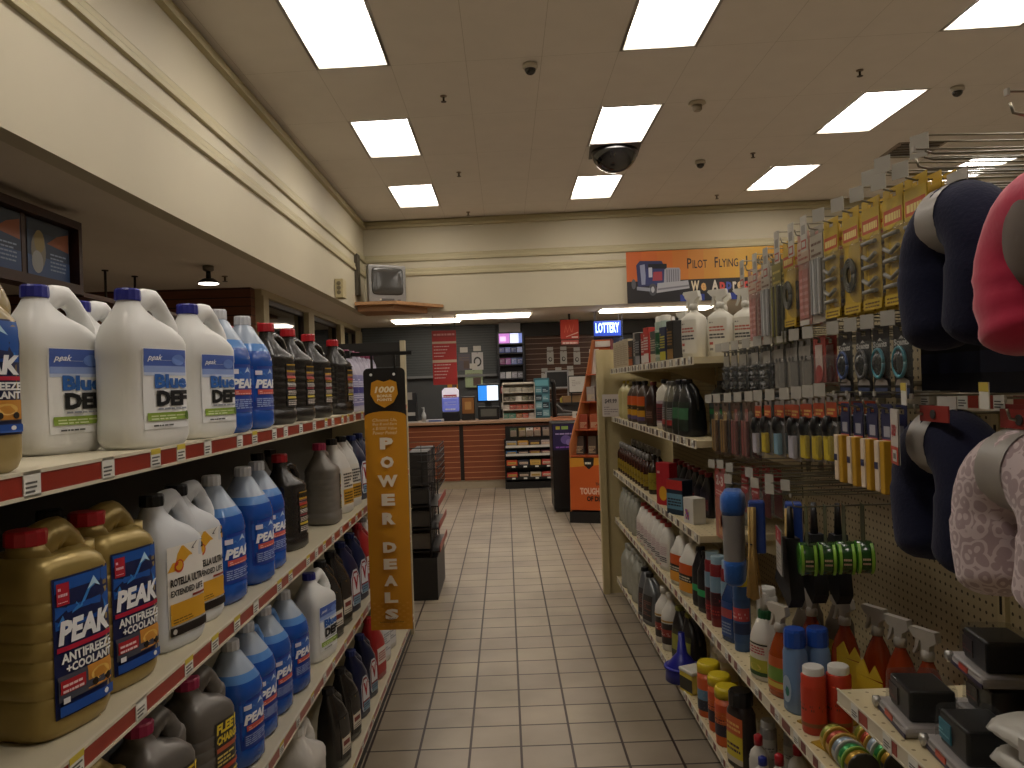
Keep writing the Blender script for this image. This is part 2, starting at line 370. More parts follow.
# ---- label artwork (each draws into an Art)
def A_def(a):
    a.rect(0, 0, 1, 1, 'f1f2f2'); a.rect(.02, .76, .98, .99, '4a66b8'); a.rect(.02, .70, .98, .78, '8fa6dc'); a.rect(.02, .66, .98, .70, 'c5d2ee')
    a.disc(.78, .86, .16, .07, '6f8fd6'); a.text('peak', .08, .83, .4, .92, 'f5f7ff', shear=.3)
    a.text('Blue', .22, .50, .98, .68, '2f66b5', .05); a.text('DEF', .25, .28, .98, .475, '111214', .06)
    a.lines(.28, .235, .95, .262, 1, '9aa0a8', .8); a.rect(.05, .10, .98, .20, '8aa63a'); a.lines(.12, .115, .9, .185, 2, 'd9e6b0')
    a.disc(.95, .15, .05, .06, '5d7a2a'); a.lines(.15, .03, .6, .055, 1, '4a4a4a', .8)
def A_wash(a):
    a.rect(0, 0, 1, 1, '1d3f9c'); a.rect(0, .58, 1, .93, '2c63bd')
    a.poly([(.1, .62), (.35, .86), (.45, .78), (.62, .95), (.95, .62)], '4f86cf'); a.poly([(.5, .82), (.62, .95), (.74, .82), (.63, .86)], 'cfe0f5')
    a.text('PEAK', .06, .50, .96, .70, 'f5f6fa', .05, .15); a.rect(.12, .36, .92, .47, 'd0584e'); a.lines(.16, .375, .88, .455, 2, 'f6c9bd')
    a.rect(.05, .06, .95, .30, '27439a'); a.lines(.08, .08, .92, .29, 5, 'aebfe6'); a.rect(.06, .80, .26, .90, 'e8e3ef')
def A_gold(a):
    a.rect(0, 0, 1, 1, '1a2350'); a.rect(.03, .63, .97, .985, '1f56a8'); a.poly([(.05, .66), (.3, .84), (.42, .76), (.66, .95), (.95, .66)], '3c86d0')
    a.poly([(.55, .86), (.66, .95), (.78, .86), (.67, .89)], 'b9dcf4'); a.rect(.05, .80, .24, .96, 'b82335'); a.lines(.07, .82, .22, .95, 3, 'f0c8cf')
    a.text('PEAK', .05, .52, .96, .69, 'f2f3f5', .05, .15); a.rect(.03, .47, .97, .505, 'b81f3c')
    a.text('ANTIFREEZE', .08, .385, .97, .455, 'f0f0ee', .04); a.text('+COOLANT', .15, .31, .95, .375, 'f0f0ee', .04)
    a.rect(.03, .12, .97, .30, '4a4c58'); a.rect(.5, .13, .96, .30, 'c98a35'); a.disc(.72, .22, .17, .05, 'e0b45c'); a.disc(.62, .165, .05, .03, '2a2018'); a.disc(.86, .165, .05, .03, '2a2018')
    a.rect(.05, .17, .45, .27, 'b3222d'); a.lines(.08, .18, .42, .26, 2, 'f0d2d0'); a.lines(.08, .105, .5, .155, 1, 'e8e8ec', .8); a.rect(.03, .02, .97, .09, '1f4fa2'); a.disc(.8, .06, .04, .02, 'f0f0f0')
def A_rot(a):
    a.rect(0, 0, 1, 1, 'e9e4dc'); a.poly([(0, .72), (.35, .99), (1, .99), (1, .84), (.55, .86), (.2, .72)], 'dca32c'); a.poly([(.6, .93), (.75, .999), (1, .999), (1, .9)], '26201c')
    a.disc(.28, .77, .12, .075, 'c8402a'); a.disc(.28, .775, .09, .055, 'e2a62c')
    a.text('ROTELLA ULTRA', .05, .55, .97, .64, '231e1a', .04); a.text('EXTENDED LIFE', .05, .44, .9, .51, '231e1a', .03); a.rect(.6, .38, .97, .405, '8f3324')
    a.rect(.03, .12, .97, .36, 'd9a02c'); a.poly([(.03, .2), (.97, .31), (.97, .345), (.03, .24)], 'e8c25c'); a.lines(.08, .14, .6, .2, 2, '7a5a1a'); a.rect(0, 0, 1, .1, '211a17'); a.disc(.1, .05, .05, .03, 'c9c4bc')
def A_final(a):
    a.rect(0, 0, 1, 1, '1c1a19'); a.rect(.04, .80, .96, .985, 'c79a2a'); a.text('FINAL', .1, .84, .9, .95, '33250d', .04)
    a.rect(.04, .73, .96, .79, 'c9828a'); a.rect(.04, .66, .96, .72, 'b33a2c'); a.text('CHARGE', .08, .59, .92, .65, 'd7a93a', .04)
    a.lines(.08, .47, .92, .57, 3, 'd8d2cc', .6); a.rect(.04, .41, .96, .45, '8f3540'); a.lines(.08, .28, .92, .39, 3, 'cfc4b8', .6)
    a.rect(.04, .2, .96, .25, 'c8b23c'); a.lines(.08, .05, .92, .18, 3, 'd2c8c0', .6)
def A_fleet(a):
    a.rect(0, 0, 1, 1, '34302d'); a.text('FLEET', .06, .84, .95, .97, 'e3c93b', .05, .1); a.text('CHARGE', .06, .70, .95, .81, 'e3c93b', .05, .1)
    a.rect(.05, .60, .95, .66, 'b75a3a'); a.lines(.06, .42, .94, .58, 3, 'd9c86a', .5); a.rect(.05, .33, .95, .39, 'b5452f'); a.lines(.06, .05, .94, .3, 5, 'd7bf4a', .5)
def A_valv(a):
    a.poly([(0, .1), (.1, 0), (.9, 0), (1, .1), (1, .75), (.7, .98), (.3, .98), (0, .75)], 'cfd4dc'); a.poly([(.06, .14), (.94, .14), (.94, .72), (.68, .93), (.32, .93), (.06, .72)], '8f1d2c')
    a.poly([(.12, .3), (.88, .3), (.88, .7), (.66, .88), (.34, .88), (.12, .7)], 'e6e6ea'); a.text('V', .25, .42, .75, .8, 'b01e2e', .06); a.rect(.12, .02, .88, .26, '7fa0b8'); a.lines(.16, .05, .84, .24, 3, '2a3c5a')
def A_oil(a):
    a.rect(0, 0, 1, 1, '2a2723'); a.poly([(.1, .5), (.5, .98), (.95, .5)], 'd3a640'); a.rect(.08, .12, .95, .5, 'd9d2c2'); a.rect(.2, .3, .8, .42, '7a2a20'); a.lines(.14, .15, .9, .26, 2, '55504a')
# ---- containers. every maker returns the root (Empty) of one product
def neckcap(mb, x, y, z, r, h, mi=0, ribs=True, n=24):
    prof = [(r, z), (r*1.02, z+.002), (r, z+h*.85), (r*.9, z+h)]
    rings = []
    for k, (rr, zz) in enumerate(prof):
        rings.append([(x+(rr+(.0012 if ribs and j % 2 else 0))*math.cos(2*PI*j/n), y+(rr+(.0012 if ribs and j % 2 else 0))*math.sin(2*PI*j/n), zz) for j in range(n)])
    mb.loft(rings, mi, not ribs)
PROTO = {}
def proto(name, label, cat):
    t = thing(name, label, cat, (0, 0, -50)); return t
def make_jug(name, W, D, H, body, cap, artf, lab, capname='cap', handle=True, ribs=0, capx=None, lsec=None, shoulder=.66, fluid=None, top=None, noart=False):
    """square jug with an offset neck and a moulded loop handle running down to the far shoulder"""
    r = proto(name, '-', 'jug'); hx, hy = W/2, D/2; cx = capx if capx is not None else -W*.2; sz = H*shoulder; rc = min(W, D)*.21
    secs = [(0, hx*.86, hy*.86, 0, 0, 3.2), (.006, hx*.95, hy*.95, 0, 0, 3.8), (.02, hx, hy, 0, 0, 4.5)]
    if ribs:
        for k in range(ribs):
            z0 = .05+(sz-.07)*k/ribs; dz = (sz-.07)/ribs
            secs += [(z0, hx, hy, 0, 0, 4.5), (z0+dz*.42, hx, hy, 0, 0, 4.5), (z0+dz*.5, hx*.965, hy*.975, 0, 0, 4.5), (z0+dz*.58, hx, hy, 0, 0, 4.5)]
    else: secs += [(.05, hx, hy, 0, 0, 4.5), (.055, hx*.985, hy*.98, 0, 0, 4.5), (sz-.03, hx*.985, hy*.98, 0, 0, 4.5), (sz-.025, hx, hy, 0, 0, 4.5)]
    secs += [(sz, hx, hy, 0, 0, 4.2), (sz+.012, hx*.97, hy*.96, -W*.01, 0, 3.8), (sz+.03, hx*.80, hy*.88, -W*.07, 0, 3.2), (sz+.03+(H*.87-sz-.03)*.5, hx*.52, hy*.68, cx*.75, 0, 2.8), (H*.87, hx*.34, hy*.5, cx*.95, 0, 2.4), (H*.915, rc*.95, rc*.95, cx, 0, 2), (H*.95, rc*.85, rc*.85, cx, 0, 2)]
    B = Body(secs); mb = MB(); mats = [body]; mis = None
    if fluid:
        mats = [body, fluid]; mis = [1 if q[0] < H*.72 else 0 for q in secs]
    mb.loft(B.rings(), 0, True, True, True, None, mis)
    if handle:
        p = [(cx+rc*.4, 0, H*.86), (cx+W*.2, 0, H*.94), (cx+W*.36, 0, H*.955), (W*.30, 0, H*.90), (W*.40, 0, H*.82), (W*.425, 0, sz+.03), (W*.41, 0, sz-.01)]
        q = []
        for i in range(len(p)-1):
            for k in range(3): t = k/3; q.append(tuple(p[i][c]*(1-t)+p[i+1][c]*t for c in range(3)))
        q.append(p[-1]); rr = [D*.185+.003*math.sin(i*.5) for i in range(len(q))]
        mb.tube(q, rr, 10, 0, None, 1.0)
    b = mb.build('body', mats, r)
    mb = MB(); neckcap(mb, cx, 0, H*.925, rc, H*.075); mb.build(capname, cap, r)
    if artf:
        x0, x1, z0, z1 = lsec or (-W*.36, W*.42, .055, sz-.03); a = B.art(x0, x1, z0, z1); artf(a); a.build('label', r)
    return r
def make_wash(name, lab, handle=False, H=.3, W=.125):
    """round washer-fluid bottle: long cone shoulder, white screw cap, blue fluid showing through"""
    r = proto(name, lab, 'bottle'); h = W/2
    clear = M('a9b7c9', .25, spec=.6, var=.03); fl = M('1f55b0', .18, spec=.7, var=.05); fl2 = M('5f93d6', .2, spec=.6, var=.03)
    secs = [(0, h*.85, h*.85, 0, 0, 2.6), (.012, h, h, 0, 0, 3), (.05, h, h, 0, 0, 3), (.054, h*.97, h*.97, 0, 0, 3), (.165, h*.97, h*.97, 0, 0, 3), (.17, h, h, 0, 0, 3), (.185, h*.99, h*.99, 0, 0, 2.8),
            (.205, h*.93, h*.93, 0, 0, 2.5), (.225, h*.80, h*.8, -.003, 0, 2.2), (.25, h*.58, h*.58, -.006, 0, 2), (.268, h*.42, h*.42, -.008, 0, 2), (.276, .019, .019, -.008, 0, 2), (.284, .018, .018, -.008, 0, 2)]
    secs = [(z*H/.3, *q) for z, *q in secs]
    B = Body(secs); mb = MB(); mb.loft(B.rings(), 0, True, True, True, None, [1 if q[0] < .2*H/.3 else 2 if q[0] < .22*H/.3 else 0 for q in secs])
    if handle:
        mb.tube([(.0, 0, .27), (.035, 0, .272), (.055, 0, .24), (.06, 0, .19), (.055, 0, .15)], .011, 8, 2)
    mb.build('body', [clear, fl, fl2], r)
    mb = MB(); neckcap(mb, -.008, 0, .276*H/.3, .0205, .024*H/.3); mb.build('cap', M('d9dbe0', .4), r)
    a = B.art(-h*.8, h*.9, .05*H/.3, .165*H/.3); A_wash(a); a.build('label', r); return r
def make_ribbed(name, lab, body, cap, artf, H=.3, W=.12, D=.105, lx=(.1, .85), capc=None, slope=True):
    """ribbed gallon with steep sloping shoulder, screw cap and a loop handle at the back"""
    r = proto(name, lab, 'bottle'); hx, hy = W/2, D/2
    secs = [(0, hx*.85, hy*.85, 0, 0, 3), (.01, hx, hy, 0, 0, 3.4), (.04, hx, hy, 0, 0, 3.4)]
    z = .045
    while z < H*.6:
        secs += [(z, hx*.94, hy*.95, 0, 0, 3.2), (z+.006, hx*.98, hy*.98, 0, 0, 3.2), (z+.015, hx*.94, hy*.95, 0, 0, 3.2)]; z += .021
    secs += [(H*.64, hx, hy, 0, 0, 3), (H*.69, hx*.9, hy*.93, -hx*.05, 0, 2.8), (H*.76, hx*.55, hy*.68, -hx*.3, 0, 2.4), (H*.84, hx*.36, hy*.42, -hx*.4, 0, 2), (H*.9, .02, .02, -hx*.42, 0, 2), (H*.93, .019, .019, -hx*.42, 0, 2)]
    B = Body(secs); mb = MB(); mb.loft(B.rings(), 0)
    mb.tube([(-hx*.2, 0, H*.84), (hx*.2, 0, H*.875), (hx*.6, 0, H*.84), (hx*.82, 0, H*.76), (hx*.8, 0, H*.66)], [.011, .012, .013, .014, .015], 8)
    mb.build('body', body, r)
    mb = MB(); neckcap(mb, -hx*.42, 0, H*.915, .023, H*.085); mb.build('cap', cap, r)
    if artf: a = B.art(hx*lx[0]-hx*.1, hx*lx[1], .05, H*.60); artf(a); a.build('label', r)
    return r
def make_quart(name, lab, body, cap, artf, H=.29, W=.12, D=.1, neck=.018):
    """oil bottle: slanting shoulder towards an off-centre neck, sunk grip"""
    r = proto(name, lab, 'bottle'); hx, hy = W/2, D/2
    secs = [(0, hx*.85, hy*.85, 0, 0, 3), (.008, hx, hy, 0, 0, 4), (H*.15, hx, hy, 0, 0, 4), (H*.45, hx*.98, hy*.96, 0, 0, 4), (H*.62, hx*.93, hy*.85, -hx*.04, 0, 3.6), (H*.75, hx*.75, hy*.68, -hx*.18, 0, 3), (H*.86, hx*.45, hy*.45, -hx*.42, 0, 2.4), (H*.91, neck*1.1, neck*1.1, -hx*.5, 0, 2), (H*.94, neck, neck, -hx*.5, 0, 2)]
    B = Body(secs); mb = MB(); mb.loft(B.rings(), 0)
    mb.tube([(-hx*.35, 0, H*.87), (hx*.1, 0, H*.90), (hx*.62, 0, H*.80), (hx*.85, 0, H*.6), (hx*.8, 0, H*.45)], [.010, .012, .014, .014, .012], 8); mb.build('body', body, r)
    mb = MB(); neckcap(mb, -hx*.5, 0, H*.92, neck*1.2, H*.08); mb.build('cap', cap, r)
    if artf: a = B.art(-hx*.55, hx*.7, H*.1, H*.6); artf(a); a.build('label', r)
    return r
def bands(*bs):
    """label artwork from (v0, v1, colour[, kind]) rows; kind 'l' = unreadable print, a string starting with '=' is lettering"""
    def f(a):
        for b in bs:
            v0, v1, c = b[:3]; k = b[3] if len(b) > 3 else ''
            if k == 'l': a.lines(.08, v0, .92, v1, max(1, int((v1-v0)/.07)), c, .55)
            elif k == 'o': a.disc(.5, (v0+v1)/2, .3, (v1-v0)/2, c)
            elif k.startswith('='): a.text(k[1:], .1, v0, .9, v1, c, .04)
            else: a.rect(0, v0, 1, v1, c)
    return f
def make_round(name, lab, cat, R, H, body, cap=None, artf=None, kind='can', label=True, lz=(.12, .85), n=22):
    """can / tub / round bottle / canister"""
    r = proto(name, lab, cat)
    P = {'can': [(R*.96, 0), (R, .003), (R, H*.86), (R*.8, H*.9), (R*.55, H*.92)],
         'tub': [(R*.9, 0), (R*.93, .004), (R, H*.86)], 'canister': [(R*.97, 0), (R, .004), (R, H*.84)],
         'bottle': [(R*.9, 0), (R, .006), (R, H*.58), (R*.93, H*.66), (R*.6, H*.76), (R*.34, H*.83), (R*.32, H*.92)],
         'slim': [(R*.9, 0), (R, .004), (R, H*.62), (R*.85, H*.70), (R*.42, H*.78), (R*.35, H*.9)],
         'wide': [(R*.9, 0), (R, .006), (R, H*.74), (R*.9, H*.82), (R*.6, H*.87), (R*.5, H*.93)]}[kind]
    mb = MB(); mb.lathe(P, n=n); mb.build('body', body, r)
    if cap:
        C = {'can': [(R*.86, H*.80), (R*.88, H*.81), (R*.86, H*.985), (R*.78, H)], 'tub': [(R*1.05, H*.84), (R*1.05, H*.98), (R*.98, H)], 'canister': [(R*1.03, H*.82), (R*1.03, H*.95), (R*.9, H)],
             'bottle': [(R*.42, H*.88), (R*.42, H*.985), (R*.36, H)], 'slim': [(R*.48, H*.82), (R*.46, H*.97), (R*.2, H)], 'wide': [(R*.58, H*.86), (R*.58, H*.985), (R*.5, H)]}[kind]
        mb = MB(); mb.lathe(C, n=n); mb.build('cap' if kind not in ('tub', 'canister') else 'lid', cap, r)
    if artf:
        z0, z1 = lz[0]*H, lz[1]*H*(.84 if kind in ('can', 'canister', 'tub') else .64 if kind == 'bottle' else .66 if kind == 'slim' else .8)
        rr = lambda z: R if kind != 'tub' else R*(.93+.07*z/(H*.86))
        a = Art(lambda u, v, off: ((rr(z0+(z1-z0)*v)+off)*math.sin((u-.5)*3.6), -(rr(z0+(z1-z0)*v)+off)*math.cos((u-.5)*3.6), z0+(z1-z0)*v), 10)
        artf(a); a.build('label', r)
    return r
def make_flat(name, lab, W, D, H, body, cap, artf, neck=.014, capH=.02, sh=.72, n=4, lsec=None):
    """flat oval or square bottle"""
    r = proto(name, lab, 'bottle'); hx, hy = W/2, D/2
    secs = [(0, hx*.88, hy*.88, 0, 0, n), (.006, hx, hy, 0, 0, n), (H*sh*.5, hx, hy, 0, 0, n), (H*sh, hx*.97, hy*.97, 0, 0, n), (H*(sh+.07), hx*.82, hy*.85, 0, 0, 3), (H*.87, hx*.42, hy*.6, 0, 0, 2.4), (H*.9, neck, neck, 0, 0, 2), (H*.93, neck, neck, 0, 0, 2)]
    B = Body(secs, 24); mb = MB(); mb.loft(B.rings(), 0); mb.build('body', body, r)
    mb = MB(); neckcap(mb, 0, 0, H-capH, neck*1.2, capH); mb.build('cap', cap, r)
    if artf: a = B.art(-hx*.82, hx*.82, H*.08, H*(sh-.04)) if not lsec else B.art(*lsec); artf(a); a.build('label', r)
    return r
def make_spray(name, lab, H, R, body, head, artf, flat=.7, headH=.07, square=False):
    r = proto(name, lab, 'spray bottle'); Hb = H-headH
    secs = [(0, R*.88, R*.88*flat, 0, 0, 2.6), (.006, R, R*flat, 0, 0, 2.8), (Hb*.35, R*.97, R*flat*.97, 0, 0, 2.8), (Hb*.62, R*.9, R*flat*.93, 0, 0, 2.6), (Hb*.78, R*.62, R*flat*.8, 0, 0, 2.3), (Hb*.93, .014, .014, 0, 0, 2), (Hb, .013, .013, 0, 0, 2)]
    if square: secs[2] = (Hb*.4, R, R*flat, 0, 0, 3.4); secs[3] = (Hb*.80, R*.98, R*flat*.97, 0, 0, 3.2); secs[4] = (Hb*.88, R*.6, R*flat*.7, 0, 0, 2.4)
    B = Body(secs, 22); mb = MB(); mb.loft(B.rings(), 0); mb.build('body', body, r)
    mb = MB(); mb.lathe([(.017, Hb-.008), (.017, Hb+.012), (.012, Hb+.018)], n=14)
    mb.prism([(-.035, Hb+.045), (-.05, Hb+.062), (-.045, Hb+.07), (.03, Hb+.07), (.034, Hb+.045), (.013, Hb+.03), (.011, Hb+.014), (-.011, Hb+.014), (-.013, Hb+.04)], -.0095, .0095, 'y'); mb.build('spray_head', head, r)
    mb = MB(); mb.prism([(-.018, Hb+.045), (-.03, Hb+.045), (-.034, Hb+.02), (-.042, Hb+.002), (-.036, Hb), (-.026, Hb+.018)], -.006, .006, 'y'); mb.build('trigger', head, r)
    if artf: a = B.art(-R*.8, R*.8, Hb*.1, Hb*(.76 if square else .6)); artf(a); a.build('label', r)
    return r
def make_box(name, lab, cat, W, D, H, base, artf=None, side=None, bev=.0015):
    r = proto(name, lab, cat); mb = MB(); mb.box(-W/2, -D/2, 0, W/2, D/2, H, 0, None, bev); mb.build('carton', base, r)
    if artf: a = plane_art((-W/2+.001, -D/2, .001), (W-.002, 0, 0), (0, 0, H-.002)); artf(a); a.build('label', r)
    return r
def place(P, lst, what, grp=None, used={}):
    """lst: (x, y, z, rz, label)"""
    out = []
    for x, y, z, rz, lab in lst:
        if not used.get(P.name): o = P; used[P.name] = 1
        else: o = dup(P)
        o.location = (x, y, z); o.rotation_euler = (0, 0, rz); o['label'] = lab; o['category'] = what
        if grp: o['group'] = grp
        elif 'group' in o: del o['group']
        out.append(o)
    return out
# ================================================================ LEFT RACK
XL, DL = -.606, .46
STEEL = M('c9c0a6', .45, var=.04); RAILR = M('8f3022', .3, var=.1, scale=12); EDGE = M('d2c9b2', .4, var=.03)
TAGW, TAGY = M('dcdbd2', .5, var=0), M('c9b43a', .5, var=0); INK = M('55534e', .5, var=0)
def tag_mesh(w_, h_, yellow):
    mb = MB(); mb.box(-.0008, -w_/2, 0, .0008, w_/2, h_, 0)
    a0 = h_*.72 if yellow else h_
    if yellow: mb.box(.0008, -w_/2, a0, .0012, w_/2, h_, 1)
    R = random.Random(int(w_*9999)+yellow)
    for k in range(3): mb.box(.0008, -w_*.4, h_*(.18+.17*k), .0012, w_*R.uniform(.1, .4), h_*(.26+.17*k), 2)
    return mb
_tag = {}
def price_tag(parent, x, y, z, side, w_=.034, h_=.032, yellow=1):
    k = (w_, h_, yellow)
    if k not in _tag:
        o = tag_mesh(w_, h_, yellow).build('price_tag', [TAGW, TAGY, INK]); _tag[k] = o; first = True
    else: o = _tag[k].copy(); COL.objects.link(o)
    o.parent = parent; o.location = (x, y, z); o.rotation_euler = (0, 0, 0 if side > 0 else PI); return o
rack = thing('gondola_rack', 'long cream gondola rack of jugs along the left of the aisle, with red price rails', 'shelving rack', (XL, 0, 0))
YA, YB = -.35, 4.78
mb = MB(); mb.box(-DL-.03, YA, .0, -DL, YB, 1.62); mb.build('back_panel', M('3b3733', .6), rack)
mb = MB(); mb.box(-DL, YA, 0, -.02, YB, .085); mb.build('base', M('2c2825', .5), rack)
LZ = [.12, .603, 1.012, 1.408]
for n, z in enumerate(LZ):
    mb = MB(); mb.box(-DL, YA, z-.028, -.004, YB, z, 0)
    if n: 
        for yb in (-.1, 1.12, 2.34, 3.56, 4.77): mb.prism([(-DL, z-.11), (-DL, z-.028), (-.1, z-.028)], yb, yb+.006, 'y')
    sh = mb.build('shelf', STEEL, rack)
    mb = MB(); mb.box(-.004, YA, z-.030, 0, YB, z+.004, 0); mb.box(0, YA, z-.031, .003, YB, z-.026, 0); mb.box(0, YA, z+.0, .003, YB, z+.005, 0); mb.box(0, YA, z-.026, .0012, YB, z+.0, 1)
    mb.build('price_rail', [EDGE, RAILR], sh)
    R = random.Random(n+3); y = .45+.05*n
    while y < YB-.05:
        price_tag(sh, .0022, y, z-.029, 1, .036, .033, 1 if R.random() < .6 else 0); y += R.choice((.105, .13, .16, .19))
# ---------------------------------------------------------------- goods on the left rack
WHITE = M('dfdfdc', .38, spec=.5, var=.03, scale=8); CAPB = M('2b2f8a', .35, var=.03); REDC = M('b3202a', .35, var=.03); PINKC = M('b0305c', .4, var=.03); BLKC = M('17171a', .35)
GOLD = M('a08a4e', .32, metal=.35, var=.05, scale=10); GREY = M('6d6862', .35, metal=.25, var=.05); BLACK = M('262321', .25, spec=.8, var=.05); NAVY = M('141c40', .3, spec=.6)
H90 = PI/2
J = .28   # jugs turned a little towards the viewer
p_def = make_jug('fluid_jug', .16, .1, .292, WHITE, CAPB, A_def, 'l', lsec=(-.056, .060, .035, .182))
p_def.name = 'fluid_jug'
def rowlab(what, shelf, n, extra=''): return '%s %s, %s' % (n, what, shelf)
ORD = ['nearest', 'second', 'third', 'fourth', 'fifth', 'sixth', 'seventh', 'eighth', 'ninth', 'tenth']
TS, MS, LS, BS = LZ[3], LZ[2], LZ[1], LZ[0]
place(p_def, [(-.795, 1.38, TS, H90-J, 'white blue-capped jug nearest the camera on the top left shelf'),
    (-.675, 1.462, TS, H90-J, 'white blue-capped jug in the middle of the top left shelf\'s three'),
    (-.675, 1.730, TS, H90-J, 'white blue-capped jug beside the blue washer bottles on the top left shelf'),
    (-.85, 1.62, TS, H90-J, 'white blue-capped jug half hidden between the nearest two on the top left shelf'),
    (-.955, 1.36, TS, H90-J, 'white exhaust fluid jug deep in the back row behind the nearest white jug'),
    (-.67, 2.655, LS, H90-J, 'white exhaust fluid jug with blue cap on the left rack\'s third shelf down')], 'jug', 'white exhaust fluid jugs')
# amber antifreeze jugs at the near end
p_am = make_jug('antifreeze_jug', .13, .1, .29, M('a08c5c', .25, spec=.7, var=.05), M('7a5a30', .4), A_gold, 'l', lsec=(-.05, .055, .05, .20))
place(p_am, [(-.70, 1.0, TS, H90-J, 'translucent amber antifreeze jug at the near end of the left rack\'s top shelf')], 'jug')
p_dk = make_jug('antifreeze_jug', .12, .1, .24, M('3a2420', .25, spec=.6), M('2a2020', .4), bands((0, 1, '4a2426'), (.5, .9, 'c8b4b0', 'l'), (.1, .4, 'b04a40', 'l')), 'l')
place(p_dk, [(-.675, 0.837, TS, H90, 'dark brown jug cut by the left edge of the photo on the top shelf')], 'jug')
# gold antifreeze jugs
p_gold = make_jug('antifreeze_jug', .146, .13, .30, GOLD, REDC, A_gold, 'l', ribs=6, capx=-.03, lsec=(-.050, .062, .03, .232), shoulder=.78)
place(p_gold, [(-.705, 1.185, MS, H90-.26, 'gold antifreeze jug with red cap, nearest the camera on the left rack\'s second shelf'),
    (-.705, 1.352, MS, H90-.26, 'gold antifreeze jug with red cap, beside the white jug with orange label'),
    (-.71, 1.271, LS, H90-.26, 'gold antifreeze jug under the second shelf, beside the grey jugs with pink caps')], 'jug', 'gold antifreeze jugs')
p_rot = make_jug('coolant_jug', .14, .10, .30, M('cfd2d6', .36, var=.03), BLKC, A_rot, 'l', lsec=(-.048, .058, .03, .2))
place(p_rot, [(-.685, 1.549, MS, H90-.3, 'white coolant jug with yellow label and black cap beside the gold jugs'),
    (-.70, 1.699, MS, H90-.3, 'white coolant jug with yellow label tucked between the nearer white jug and blue bottles')], 'jug', 'white coolant jugs')
# blue washer fluid bottles
p_w = make_wash('washer_fluid_bottle', 'l')
place(p_w, [(-.69, 1.906, TS, H90-.25, 'blue washer fluid bottle, the nearer of two on the top left shelf'), (-.69, 2.087, TS, H90-.25, 'blue washer fluid bottle, the farther of two on the top left shelf'),
    (-.70, 1.859, MS, H90-.25, 'blue washer fluid bottle, nearest of three on the second left shelf'), (-.69, 2.051, MS, H90-.25, 'blue washer fluid bottle, middle of three on the second left shelf'),
    (-.70, 2.195, MS, H90-.25, 'blue washer fluid bottle, farthest of three on the second left shelf'),
    (-.69, 1.921, LS, H90-.25, 'blue washer fluid bottle, nearest of four on the third left shelf'), (-.69, 2.376, LS, H90-.25, 'blue washer fluid bottle next to the white jug on the third left shelf')], 'bottle', 'blue washer fluid bottles')
p_wh = make_wash('washer_fluid_bottle', 'l', True)
place(p_wh, [(-.70, 2.066, LS, H90-.25, 'blue washer fluid bottle with a loop handle, nearer of two on the third left shelf'), (-.70, 2.216, LS, H90-.25, 'blue washer fluid bottle with a loop handle, farther of two on the third left shelf')], 'bottle', 'blue handled washer bottles')
# black ribbed coolant bottles
p_bk = make_ribbed('coolant_bottle', 'l', BLACK, REDC, A_final, W=.135, lx=(-.05, .82))
tops = [(2.33, -.69), (2.56, -.69), (2.82, -.69), (3.17, -.68)]
wl = ['beside the blue washer bottles', 'second from the washer bottles', 'third from the washer bottles', 'farthest of the front row']
place(p_bk, [(x, y, TS, H90-.3, 'black ribbed red-capped bottle on the top left shelf, '+wl[i]) for i, (y, x) in enumerate(tops)]
    + [(-.83, 2.397, TS, H90-.3, 'black ribbed coolant bottle with red cap in the back row of the top left shelf'), (-.70, 2.459, MS, H90-.3, 'black ribbed coolant bottle with red cap alone on the second left shelf')], 'bottle', 'black coolant bottles')
p_gr = make_ribbed('coolant_bottle', 'l', M('7d7871', .35, metal=.2), PINKC, A_fleet, W=.14, D=.12, lx=(.35, .9))
place(p_gr, [(-.69, 2.913, MS, H90-.1, 'grey ribbed coolant bottle with pink cap on the second left shelf')], 'bottle')
p_fc = make_jug('coolant_jug', .14, .12, .30, GREY, PINKC, A_fleet, 'l', ribs=6, lsec=(-.02, .066, .04, .2), shoulder=.7)
place(p_fc, [(-.69, 1.477, LS, H90-.3, 'grey coolant jug with pink cap, the nearer of two on the third left shelf'), (-.69, 1.694, LS, H90-.3, 'grey coolant jug with pink cap, the farther of two on the third left shelf')], 'jug', 'grey coolant jugs')
p_wb = make_quart('oil_jug', 'l', M('d5d2cb', .4), BLKC, bands((0, 1, 'd8d2c6'), (.05, .45, 'c9982e'), (.5, .9, '3a332c', 'l'), (.1, .4, '54401c', 'l')), H=.3, W=.13)
place(p_wb, [(-.69, 3.151, MS, H90-.3, 'white oil jug with black cap and yellow label on the second left shelf'), (-.69, 3.326, MS, H90-.3, 'white oil jug just behind the first white oil jug on the second left shelf')], 'jug', 'white oil jugs')
p_sil = make_quart('oil_jug', 'l', M('5b5a58', .35, metal=.3), BLKC, None, H=.29, W=.13)
place(p_sil, [(-.84, 2.665, MS, H90, 'dark grey jug in the back row between the black and the grey bottle'), (-.84, 2.810, MS, H90, 'dark grey jug in the back row behind the grey ribbed bottle'),
   (-.84, 1.467, MS, H90, 'grey jug in the back row behind the white coolant jugs'), (-.86, 1.157, MS, H90, 'dark grey jug in the back row behind the nearest gold jug'), (-.86, 1.601, LS, H90, 'grey jug in the back row behind the pink-capped jugs'), (-.86, 1.808, LS, H90, 'grey jug in the dark back row of the third left shelf')], 'jug', 'grey jugs in the back row')
p_nv = make_quart('oil_bottle', 'l', NAVY, M('1c2c6a', .4), A_valv)
p_oil = make_quart('oil_bottle', 'l', BLACK, BLKC, A_oil)
p_red = make_quart('oil_jug', 'l', M('9c1f20', .3, spec=.6), REDC, bands((0, 1, 'a82522'), (.3, .8, 'd8d0c8'), (.4, .7, '9c1f20', 'l')), H=.3, W=.14)
